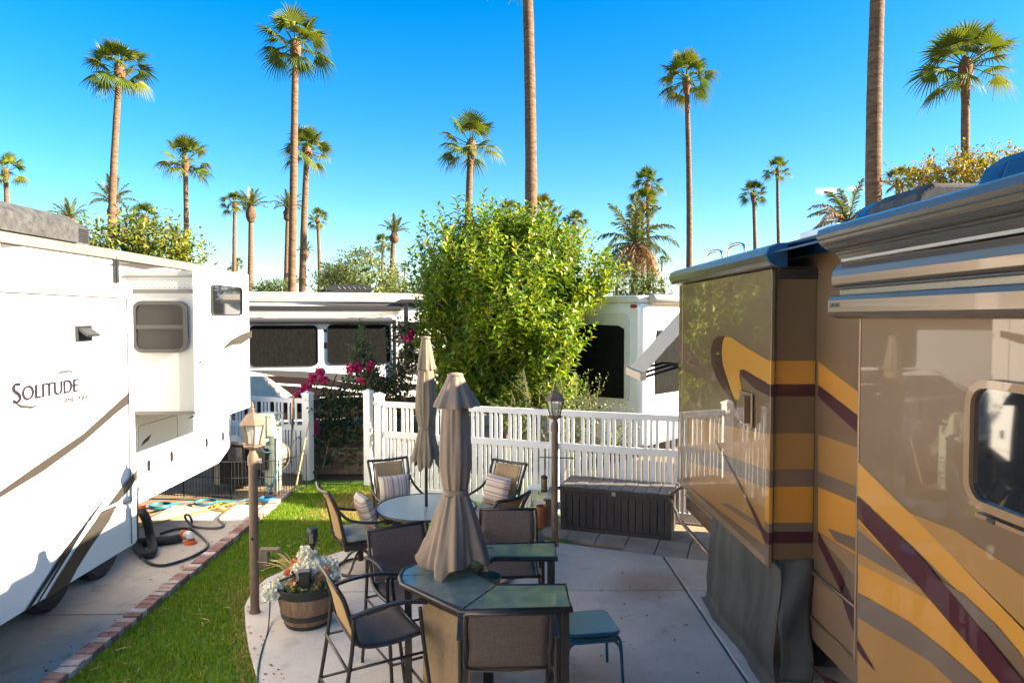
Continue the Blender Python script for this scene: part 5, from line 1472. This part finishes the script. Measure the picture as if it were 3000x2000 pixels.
# ================================================================== STACKED STOOLS
sp0 = onZ((1722, 1830), .46)
def stool(z, label, top):
    t = thing('stool', label, 'stool', (sp0.x, sp0.y, .02), R(8), 'stacked teal metal stools')
    b = MB(); hw = .205
    oc = rrect(.42, .42, .05)
    b.tube([(x, y, z) for x, y in oc], .014, 'bluemetal', 8, closed=True); b.build('seat_frame', t, smooth=True)
    b = MB(); b.prism([(x*.985, y*.985, z+.004) for x, y in oc], (0, 0, .012), top); b.build('seat', t, bevel=.003)
    for sx in (-1, 1):
        for sy in (-1, 1):
            b = MB(); b.tube(smoothpts([(sx*(hw-.04), sy*(hw-.015), z-.012), (sx*(hw+.0), sy*(hw-.01), z-.05), (sx*(hw+.015), sy*(hw+.005), z-.12), (sx*(hw+.03), sy*(hw+.02), max(0, z-.455))], 4), .012, 'bluemetal', 8); b.build('leg', t, smooth=True)
    return t
stool(.40, 'teal metal stool, lower one of the stacked pair beside the bar table', 'stoolglass')
stool(.455, 'teal metal stool with green glass seat, on top of the stacked pair', 'stoolglass')

# ================================================================== ROUND TABLE + SWIVEL CHAIRS
TT = (U2.x, U2.y, 0)
rtb = thing('round_table', 'round frosted glass patio table with dark rim and legs', 'table', TT)
b = MB(); b.lathe([(.0, .70), (.585, .70), (.59, .708), (.585, .716), (.0, .716)], 'frostglass', 64, cap=False); b.build('glass_top', rtb, smooth=True, auto=40)
b = MB(); b.tube([(.60*math.cos(a), .60*math.sin(a), .705) for a in np.linspace(0, 2*math.pi, 48, endpoint=False)], .017, 'bronze', 8, closed=True); b.build('rim', rtb, smooth=True)
for k in range(4):
    a = R(45+90*k); b = MB(); b.tube(smoothpts([(.5*math.cos(a), .5*math.sin(a), .69), (.42*math.cos(a), .42*math.sin(a), .55), (.34*math.cos(a), .34*math.sin(a), .3), (.46*math.cos(a), .46*math.sin(a), .0)], 5), .018, 'bronze', 8); b.build('leg', rtb, smooth=True)
b = MB(); b.tube([(.36*math.cos(a), .36*math.sin(a), .28) for a in np.linspace(0, 2*math.pi, 24, endpoint=False)], .010, 'bronze', 6, closed=True); b.lathe([(.22, .0), (.22, .05), (.04, .09), (.03, .3)], 'bronze', 20); b.build('umbrella_base', rtb, smooth=True, auto=40)
def swivel_chair(label):
    t = thing('swivel_chair', label, 'patio chair', group='swivel patio chairs round the glass table')
    b = MB(); b.tube([(.30*math.cos(a), .30*math.sin(a), .02) for a in np.linspace(0, 2*math.pi, 32, endpoint=False)], .017, 'bronze', 8, closed=True)
    for k in range(4):
        a = R(45+90*k); b.tube(smoothpts([(.03*math.cos(a), .03*math.sin(a), .22), (.12*math.cos(a), .12*math.sin(a), .18), (.22*math.cos(a), .22*math.sin(a), .07), (.30*math.cos(a), .30*math.sin(a), .02)], 4), .014, 'bronze', 8)
    b.lathe([(.035, .10), (.035, .24), (.07, .245), (.07, .265), (.03, .27), (.03, .34), (.10, .345), (.10, .37)], 'bronze', 16); b.build('base', t, smooth=True, auto=40)
    b = MB(); b.bx(-.27, .27, -.26, .27, .372, .395, 'bronze'); b.bx(-.27, .27, .255, .275, .32, .371, 'bronze')
    for s_ in (-1, 1): b.bx(s_*.27-.01, s_*.27+.01, -.26, .254, .32, .371, 'bronze')
    b.build('seat_frame', t, bevel=.006)
    bp_ = [(-.25, .42), (-.28, .55), (-.31, .70), (-.35, .85), (-.42, .98)]
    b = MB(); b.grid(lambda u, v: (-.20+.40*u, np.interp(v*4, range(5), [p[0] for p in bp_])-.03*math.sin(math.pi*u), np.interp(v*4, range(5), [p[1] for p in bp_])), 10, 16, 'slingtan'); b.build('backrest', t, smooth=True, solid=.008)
    b = MB()
    for s_ in (-1, 1):
        b.tube(smoothpts([(s_*.25, -.24, .32), (s_*.255, -.27, .5), (s_*.265, -.31, .70), (s_*.275, -.35, .85), (s_*.285, -.44, 1.02)], 5), .019, 'bronze', 8)
        b.tube(smoothpts([(s_*.21, -.25, .40), (s_*.215, -.31, .70), (s_*.22, -.43, 1.0)], 5), .009, 'bronze', 6)
    b.tube(smoothpts([(-.285, -.44, 1.02), (-.12, -.465, 1.005), (0, -.47, 1.0), (.12, -.465, 1.005), (.285, -.44, 1.02)], 4), .019, 'bronze', 8); b.tube([(-.25, -.26, .44), (.25, -.26, .44)], .012, 'bronze', 8)
    for k in range(4):
        cx = -.18+.12*k; b.tube([(cx+.045*math.cos(a), -.255, .38+.045*math.sin(a)) for a in np.linspace(0, 2*math.pi, 12, endpoint=False)], .006, 'bronze', 5, closed=True)
    b.build('back_frame', t, smooth=True)
    for s_ in (-1, 1):
        b = MB(); b.tube(smoothpts([(s_*.27, -.33, .80), (s_*.30, -.2, .68), (s_*.31, .05, .62), (s_*.31, .26, .615), (s_*.30, .31, .58), (s_*.28, .26, .40)], 5), .017, 'bronze', 8); b.build('armrest', t, smooth=True)
    return t
def pillow(loc, rot, label, m='pillow', w_=.40, h_=.40):
    b = MB()
    def pf(u, v):
        x, z = (u-.5)*2, (v-.5)*2
        pin = 1-.10*(x*x)*(1-0)-.0
        th = .085*((1-x**4)*(1-z**4))**.55
        return x, z, th
    for sg_ in (-1, 1):
        b.grid(lambda u, v: (pf(u, v)[0]*w_/2*(1-.07*(1-pf(u, v)[1]**2)*0-.05*math.cos(math.pi*pf(u, v)[1]/2)), sg_*pf(u, v)[2], pf(u, v)[1]*h_/2*(1-.05*math.cos(math.pi*pf(u, v)[0]/2))), 14, 14, m)
    o = b.build('striped_pillow', smooth=True); o.location = loc; o.rotation_euler = rot
    return tag(o, label, 'pillow', 'striped pillows on the patio chairs')
def cushion(ch, label):
    b = MB(); q = rrect(.48, .48, .06)
    b.prism([(x, y+.01, .397) for x, y in q], (0, 0, .085), 'cushion')
    o = b.build('seat_cushion', bevel=.03, seg=4); o.location = ch.location; o.rotation_euler = ch.rotation_euler
    return tag(o, label, 'cushion', 'leaf print seat cushions')
s1 = place(swivel_chair('swivel patio chair on the lawn edge left of the round table, seen side on'), -1.70, 8.05, -62, .02)
s2 = copy_tree(s1); s2['label'] = 'swivel patio chair behind the round table at left, next to the slim umbrella'; place(s2, -1.42, 9.15, -152, 0)
s3 = copy_tree(s1); s3['label'] = 'swivel patio chair behind the round table at right, against the white fence'; place(s3, -.18, 9.0, 143, 0)
s4 = copy_tree(s1); s4['label'] = 'swivel patio chair in front of the round table, mostly behind the bar chairs'; place(s4, -.22, 7.72, 50, .02)
def on_chair(ch, x, y, z): return ch.matrix_basis @ Vector((x, y, z))
bpy.context.view_layer.update()
pillow(on_chair(s1, .02, .06, .69), (R(20), 0, R(-62)), 'striped pillow leaning in the side on chair left of the round table')
pillow(on_chair(s2, .0, -.15, .68), (R(16), 0, R(-152)), 'upright striped pillow with vertical bands on the chair beside the slim umbrella', 'pillowv', .44, .34)
pillow(on_chair(s3, .0, -.15, .68), (R(16), R(-4), R(143)), 'striped pillow with level bands on the chair against the fence')
cushion(s1, 'leaf print seat cushion on the side on chair left of the round table')
cushion(s2, 'leaf print seat cushion on the chair behind the slim umbrella')
cushion(s3, 'leaf print seat cushion on the chair against the fence')

# ================================================================== SMALL THINGS BY THE FENCE
wp = onZ((1578, 1515), 0)
ws = thing('plastic_stool', 'white plastic stool between lamp post and fence', 'stool', (wp.x, wp.y+.1, -.01), R(-15))
b = MB(); b.prism([(x, y, .42) for x, y in rrect(.34, .30, .06)], (0, 0, .03), 'vinyl'); b.build('seat', ws, bevel=.012)
for sx in (-1, 1):
    for sy in (-1, 1):
        b = MB(); b.bar((sx*.135, sy*.115, .42), (sx*.17, sy*.15, 0), .045, .03, 'vinyl'); b.build('leg', ws, bevel=.006)
pp = onZ((1585, 1542), 0)
tp1 = thing('flower_pot', 'larger terracotta pot at the bottom of the pair by the lamp post', 'pot', (pp.x, pp.y, 0), 0, 'terracotta pots')
b = MB(); b.lathe([(.07, 0), (.10, .15), (.115, .15), (.118, .20), (.105, .20), (.09, .12), (.0, .11)], 'terracotta', 28, cap=False); b.build('pot_body', tp1, smooth=True, auto=40)
tp2 = thing('flower_pot', 'smaller terracotta pot set inside the larger pot by the lamp post', 'pot', (pp.x+.02, pp.y, .112), 0, 'terracotta pots')
b = MB(); b.lathe([(.05, 0), (.08, .14), (.095, .14), (.098, .19), (.085, .19), (.06, .03), (.0, .02)], 'terracotta', 28, cap=False); b.build('pot_body', tp2, smooth=True, auto=40)
q = onZ((1608, 1543), 0)
b = MB(); b.box((0, 0, .19), (.10, .04, .42), 'oldwood'); b.box((.01, .0, .415), (.18, .05, .03), 'oldwood')
o = b.build('wooden_stake', bevel=.006); o.location = (q.x, q.y, -.02); tag(o, 'short weathered wooden stake leaning beside the terracotta pots', 'stake')
q = onZ((775, 1660), 0)
b = MB(); b.box((0, 0, .10), (.10, .09, .22), 'oldwood'); b.box((.07, 0, .225), (.24, .09, .03), 'oldwood')
b.tube(smoothpts([(.05, -.05, .14), (.12, -.06, .15), (.16, -.05, .05), (.14, -.05, 0)], 4), .01, 'blackplastic', 6)
o = b.build('tap_post', bevel=.006); o.location = (q.x, q.y, -.01); tag(o, 'short wooden tap post on the lawn beside the left lamp post', 'post')

# ================================================================== BARREL PLANTER
bp0 = onZ((892, 1836), .02)
bp0 = Vector((bp0.x, bp0.y+.12, .02))
pl = thing('barrel_planter', 'half barrel planter with black hoops at the left of the patio', 'planter', tuple(bp0))
prof = [(.19, 0), (.225, .08), (.25, .18), (.268, .28), (.275, .36), (.26, .36), (.25, .30), (.0, .30)]
b = MB(); b.lathe(prof, 'barrel', 80, fold=lambda a, i, z: 1-.012*(abs(math.sin(10*a)) < .16), cap=False)
b.build('barrel_body', pl, smooth=True, auto=30)
pl.scale = (1.06, 1.06, 1.06)
def rz_(z): return float(np.interp(z, [0, .08, .18, .28, .36], [.19, .225, .25, .268, .275]))
for z0, z1 in ((0, .035), (.085, .135), (.295, .375)):
    b = MB(); b.lathe([(rz_(z0)+.001, z0), (rz_(z0)+.008, z0+.002), (rz_(z1)+.008, z1-.002), (rz_(z1)-.002, z1)], 'band', 64, cap=False); b.build('hoop', pl, smooth=True, auto=30)
b = MB(); b.lathe([(.0, .335), (.12, .345), (.255, .33)], 'soil', 32, cap=False); b.build('soil', pl, smooth=True)
# silk flowers
fl = thing('artificial_flowers', 'white and peach artificial flowers filling the barrel planter', 'flowers', (bp0.x, bp0.y, bp0.z+.33))
def bloom(name, c, r, m, n=260, L=.036):
    V = []; F = []; c = Vector(c)
    for i in range(n):
        d = rvec(); 
        if d.z < -.5: continue
        p = c+d*r*random.uniform(.55, .95); leafpoly(V, F, p, (d*.25+rvec()*.8).normalized(), (d+rvec()*.3).normalized(), L, L*1.15, .06)
    mesh_leaf(V, F, m).build(name, fl)
for c in ((-.02, .06, .30), (.06, .02, .22), (.02, -.02, .17), (-.07, .0, .16), (.12, .08, .2), (-.19, -.05, .05), (.21, .05, .10), (-.29, -.17, .03), (.19, .1, .17)):
    bloom('white_flower', c, .096, 'whitepetal', 380, .038)
for c in ((-.10, -.02, .12), (-.09, -.14, .07), (-.05, -.11, .02), (.12, -.06, .12), (.14, -.05, .04), (.10, -.12, .06), (.17, .0, .16)):
    bloom('peach_flower', c, .06, 'peachpetal', 170, .034)
for c in ((-.12, .06, .22), (-.17, .0, .15)): bloom('orange_flower', c, .045, 'orangepetal', 60, .04)
V = []; F = []
for i in range(260):
    a = random.uniform(0, 6.28); r = .25*math.sqrt(random.random())
    shoot(V, F, (r*math.cos(a), r*math.sin(a), .0), (Vector((math.cos(a)*.5, math.sin(a)*.5, 1))+rvec()*.4).normalized(), .09, .03, .06, .03)
mesh_leaf(V, F, 'midgreen').build('leaves', fl)
b = MB()
for k in range(16):
    a = R(150+random.uniform(-30, 25)); ln = random.uniform(.3, .5)
    p0 = Vector((-.08, 0, .03)); p1 = p0+Vector((math.cos(a)*ln*.5, math.sin(a)*ln*.5, .17)); p2 = p0+Vector((math.cos(a)*ln, math.sin(a)*ln, .16+random.uniform(-.06, .06)))
    b.tube(smoothpts([p0, p1, p2], 4), .0025, 'woodstick', 4); b.lathe([(0, -.01), (.012, 0), (0, .01)], 'oldwood', 6, p2)
b.build('dry_stems', fl)
b = MB()
for c in ((-.29, -.17, 0), (-.19, -.05, 0)): b.tube(smoothpts([(c[0]*.5, c[1]*.5, -.01), (c[0]*.8, c[1]*.8, .05), (c[0], c[1], .02)], 4), .005, 'greencord', 5)
b.build('flower_stems', fl)
sl_ = thing('solar_torch', 'black solar torch light on a stick in the barrel planter', 'garden light', (bp0.x+.035, bp0.y+.06, .33))
b = MB(); b.tube([(0, 0, 0), (0, 0, .34)], .010, 'blackplastic', 8); b.build('stick', sl_)
b = MB(); b.lathe([(.012, .33), (.02, .40), (.045, .46), (.056, .53), (.052, .585), (.044, .60), (.0, .602)], 'blackplastic', 12, cap=False); b.build('torch_head', sl_, smooth=True, auto=35)
b = MB()
for k in range(9): b.box((0, -.05+.0006*abs(k-5)**2*.5, .465+k*.011), (.04, .012, .005), 'foil')
b.build('slots', sl_)
sq = thing('solar_lantern', 'square black lattice solar light at the front of the barrel planter', 'garden light', (bp0.x+.02, bp0.y-.15, .36), R(8))
b = MB(); b.prism([(-.055, -.055, .20), (.055, -.055, .20), (.055, .055, .20), (-.055, .055, .20)], (0, 0, .022), 'blackplastic'); b.bx(-.045, .045, -.045, .045, .223, .226, 'greyplastic'); b.build('solar_cap', sq, bevel=.004)
b = MB()
for s_ in (-1, 1):
    for k in range(-3, 5):
        x0, x1 = k*.014-.03, k*.014+.03
        for (axis) in (0, 1):
            a0 = max(-.048, min(.048, x0)); a1 = max(-.048, min(.048, x1))
            if a1-a0 < .01: continue
            z0 = .06+(a0-x0)/.06*.14; z1 = .06+(a1-x0)/.06*.14
            for fl_ in (1, -1):
                p0, p1 = ((a0*fl_, s_*.05, z0), (a1*fl_, s_*.05, z1)) if axis == 0 else ((s_*.05, a0*fl_, z0), (s_*.05, a1*fl_, z1))
                b.bar(p0, p1, .003, .004, 'blackplastic')
for x in (-.05, .05):
    for y_ in (-.05, .05): b.tube([(x, y_, .2), (x*.8, y_*.8, .04)], .004, 'blackplastic', 5)
b.tube([(0, 0, .04), (0, 0, -.04)], .008, 'blackplastic', 6); b.bx(-.035, .035, -.035, .035, .035, .199, 'oldwood')
b.build('lattice_body', sq)
sq2 = thing('solar_light', 'small black flat headed solar light tilted at the left of the barrel planter', 'garden light', (bp0.x-.12, bp0.y-.08, .36))
b = MB(); b.box((-.05, -.04, .14), (.13, .04, .02), 'blackplastic', rot=Euler((0, R(-18), R(10))).to_matrix()); b.build('light_head', sq2, bevel=.004)
b = MB(); b.tube([(.0, -.02, .20), (.03, 0, .12), (.035, 0, 0)], .010, 'blackplastic', 6); b.build('stick', sq2)
# green cord across the patio
gc = MB()
gc.tube(smoothpts([tuple(onZ(p, z)) for p, z in (((792, 1735), .33), ((790, 1790), .10), ((784, 1850), .026), ((768, 1900), .026), ((757, 1950), .026), ((752, 2010), .026), ((745, 2080), .026))], 6), .007, 'greencord', 6)
tag(gc.build('extension_cord', smooth=True), 'green extension cord running down the left patio edge', 'cord')

# ================================================================== HOSES ON THE DRIVE
def hose(name, pts, r, m, label, cat='hose', z=None):
    b = MB(); b.tube(smoothpts([tuple(onZ(p[:2], p[2] if len(p) > 2 else r+.004)) for p in pts], 7), r, m, 8)
    return tag(b.build(name, smooth=True), label, cat)
def coil(name, px, py, n, rr, m, label, tail=()):
    c = onZ((px, py), .01); pts = []
    for k in range(n*16):
        a = 2*math.pi*k/16; q = rr*(1+.05*math.sin(k*.7)); pts.append((c.x+q*math.cos(a), c.y+q*math.sin(a), .018+.016*(k/16)))
    pts += [tuple(onZ(t, .015)) for t in tail]
    b = MB(); b.tube(pts, .011, m, 7); return tag(b.build(name, smooth=True), label, 'hose')
coil('garden_hose', 470, 1486, 3, .16, 'teal', 'light teal hose coil nearest the trailer underside', ((500, 1475), (560, 1468)))
coil('garden_hose', 602, 1474, 2, .17, 'teal', 'light teal hose coil in front of the wire pen', ((640, 1468), (700, 1466), (730, 1462)))
coil('garden_hose', 783, 1466, 3, .12, 'bluehose', 'bright blue hose coil just right of the left lamp post', ((770, 1462),))
hose('blue_hose', [(818, 1365, .55), (806, 1400, .38), (792, 1435, .12), (783, 1455, .02)], .013, 'bluehose', 'blue hose hanging from the green utility pedestal')
hose('yellow_cord', [(400, 1545), (470, 1528), (560, 1505), (620, 1490), (665, 1478), (700, 1470)], .012, 'yellow', 'yellow power cord stretched across the drive', 'cord')
hose('yellow_cord', [(625, 1480), (650, 1492), (672, 1485), (640, 1475), (618, 1488), (655, 1496), (680, 1482), (650, 1472), (630, 1484)], .010, 'yellow', 'tangled heap of yellow cord in front of the wire pen', 'cord')
hose('grey_hose', [(700, 1470), (660, 1500), (640, 1520), (655, 1535), (640, 1545), (600, 1545), (565, 1540), (545, 1520, .10), (543, 1508, .22), (555, 1510, .22), (562, 1530, .08), (552, 1555), (530, 1562)], .016, 'greyhose', 'grey hose with an upright loop on the sunny concrete')
hose('power_cable', [(397, 1420, .9), (400, 1500, .55), (402, 1560, .2), (405, 1600), (425, 1640), (470, 1655), (530, 1642), (585, 1618), (608, 1598), (595, 1575), (560, 1550), (520, 1548), (470, 1562)], .018, 'blackplastic', 'thick black power cable looping out from under the trailer', 'cable')
hose('sewer_hose', [(405, 1490, .58), (420, 1505, .52), (432, 1530, .36), (440, 1570, .16), (448, 1615, .06), (425, 1622), (400, 1600)], .055, 'rubber', 'fat black sewer hose hanging from the trailer')
b = MB(); p = onZ((409, 1485), .6); b.lathe([(.068, -.05), (.07, 0), (.068, .03)], 'orange', 14, tuple(p)); tag(b.build('hose_collar'), 'orange collar at the top of the fat sewer hose', 'fitting')
hose('sewer_hose', [(395, 1590), (450, 1585), (500, 1580), (530, 1573)], .058, 'rubber', 'fat black sewer hose lying flat behind the cable loop')
he = thing('hose_elbow', 'clear elbow fitting with orange ends lying on the drive', 'fitting', tuple(onZ((545, 1592), 0)))
b = MB(); b.tube([(-.07, .10, .09), (-.03, .06, .10)], .066, 'orange', 14); b.build('collar', he, smooth=True, auto=40)
b = MB(); b.tube(smoothpts([(-.03, .06, .10), (.04, .02, .11), (.06, 0, .06)], 4), .052, 'clear', 14); b.build('elbow', he, smooth=True)
b = MB(); b.lathe([(.075, 0), (.075, .03), (.06, .035), (.06, .06)], 'orange', 16, (.06, 0, 0)); b.build('cap', he, smooth=True, auto=40)
b = MB(); p = onZ((478, 1728), 0); b.lathe([(.0, .03), (.03, .025), (.045, .0)], 'oldwood', 7, (p.x, p.y, 0), cap=False); tag(b.build('dead_leaf'), 'small brown dead leaf on the drive by the bricks', 'leaf')

# ================================================================== CLUTTER BEHIND THE TRAILER
GP = Vector((-4.02, 11.8, 0))
up = thing('utility_pedestal', 'pale green utility pedestal with a meter box in front of the white fence', 'utility box', tuple(GP), R(-18))
b = MB(); b.bx(-.06, .14, -.10, .10, 0, 1.25, 'palegreen'); b.build('post', up, bevel=.01)
b = MB(); b.bx(-.20, .04, -.20, -.102, .82, 1.33, 'palegreen'); b.bx(-.19, .15, -.22, .12, 1.331, 1.36, 'palegreen'); b.bx(.041, .15, -.18, -.102, .98, 1.32, 'palegreen'); b.build('meter_box', up, bevel=.008)
b = MB(); b.bx(-.20, .02, -.19, -.103, .40, .76, 'blackplastic'); b.bx(-.13, -.05, -.197, -.191, .52, .60, 'clear'); b.build('breaker_box', up, bevel=.01)
b = MB(); b.tube(smoothpts([(-.05, -.21, .80), (.05, -.23, .72), (.2, -.25, .73)], 4), .018, 'bluemetal', 7); b.tube(smoothpts([(.0, -.2, .20), (.1, -.22, .14), (.2, -.22, .17)], 4), .016, 'bluemetal', 7); b.build('cable', up, smooth=True)
# wire pen: panels
wp_ = thing('wire_pen', 'low black wire dog pen panels across the end of the drive', 'pen', (-5.2, 11.3, 0))
path = [(-6.2, 11.55), (-5.35, 11.4), (-4.5, 11.25), (-3.75, 11.35), (-3.45, 11.9)]
for (x0, y0), (x1, y1) in zip(path[:-1], path[1:]):
    b = MB(); n = int(math.hypot(x1-x0, y1-y0)/.055)
    for k in range(n+1):
        f = k/n; x, y = x0+(x1-x0)*f, y0+(y1-y0)*f; b.tube([(x, y, .0), (x, y, .62)], .004 if 0 < k < n else .011, 'blackplastic', 5)
    for z in (.03, .35, .62): b.tube([(x0, y0, z), (x1, y1, z)], .007, 'blackplastic', 5)
    b.build('wire_panel', wp_, (-5.2, 11.3, 0))
gr = thing('grill_cabinet', 'dusty steel and black grill cabinet behind the wire pen', 'grill', (-4.75, 12.2, 0), R(-18))
b = MB(); b.bx(-.35, .35, -.25, .25, .08, .78, 'blackplastic'); b.build('cabinet', gr, bevel=.015)
b = MB(); b.bx(-.50, .45, -.28, .28, .785, .84, 'foil'); b.build('top_shelf', gr, bevel=.012)
b = MB(); b.bx(-.30, -.18, -.262, -.252, .05, .78, 'foil'); b.bx(.0, .3, -.262, -.252, .5, .74, 'greyplastic'); b.build('front_panel', gr)
b = MB(); b.lathe([(.30, -.12), (.36, .0), (.30, .12)], 'greyhose', 24); b.v = [(x*.8+.7, .1+z, .55+y*.9) for x, y, z in b.v]
b.build('hose_reel', gr)
cn_ = thing('canopy', 'small beige fabric canopy behind the end of the trailer', 'canopy', (-5.25, 15.45, 0))
b = MB()
c4_ = [(-1.5, -.3, 1.18), (.30, -.3, 1.18), (.30, .55, 1.18), (-1.5, .55, 1.18)]; t4 = [(-1.0, -.02, 1.66), (-.20, -.02, 1.66), (-.20, .25, 1.66), (-1.0, .25, 1.66)]
b.add(c4_+t4, [(0, 1, 5, 4), (1, 2, 6, 5), (2, 3, 7, 6), (3, 0, 4, 7), (4, 5, 6, 7)], 'beigecloth'); b.build('canopy_cloth', cn_, solid=.01)
for x, y in ((-1.48, -.28), (.28, -.28), (.28, .53), (-1.48, .53)):
    b = MB(); b.tube([(x, y, -.04), (x, y, 1.18)], .018, 'blackplastic', 6); b.build('leg', cn_)
def stick(name, a, b_, r, m, label, Ya, m2=None, frac=.5):
    A_, B_2 = onY(a, Ya), onY(b_, Ya-.25); mb = MB()
    mid = A_.lerp(B_2, frac)
    mb.tube([A_, mid], r, m, 7); mb.tube([mid, B_2], r*1.15, m2 or m, 7)
    return tag(mb.build(name), label, 'pole')
stick('broom', (860, 1158), (853, 1355), .018, 'woodhandle', 'orange handled pole leaning upright on the short fence', 12.2, 'blackplastic', .35)
stick('bamboo_stick', (905, 1235), (868, 1420), .012, 'woodstick', 'pale yellow stick leaning on the short fence end post', 12.2)
stick('rake_handle', (965, 1285), (945, 1375), .013, 'woodhandle', 'short two tone handle leaning on the block wall', 12.9, 'lightgrey', .5)
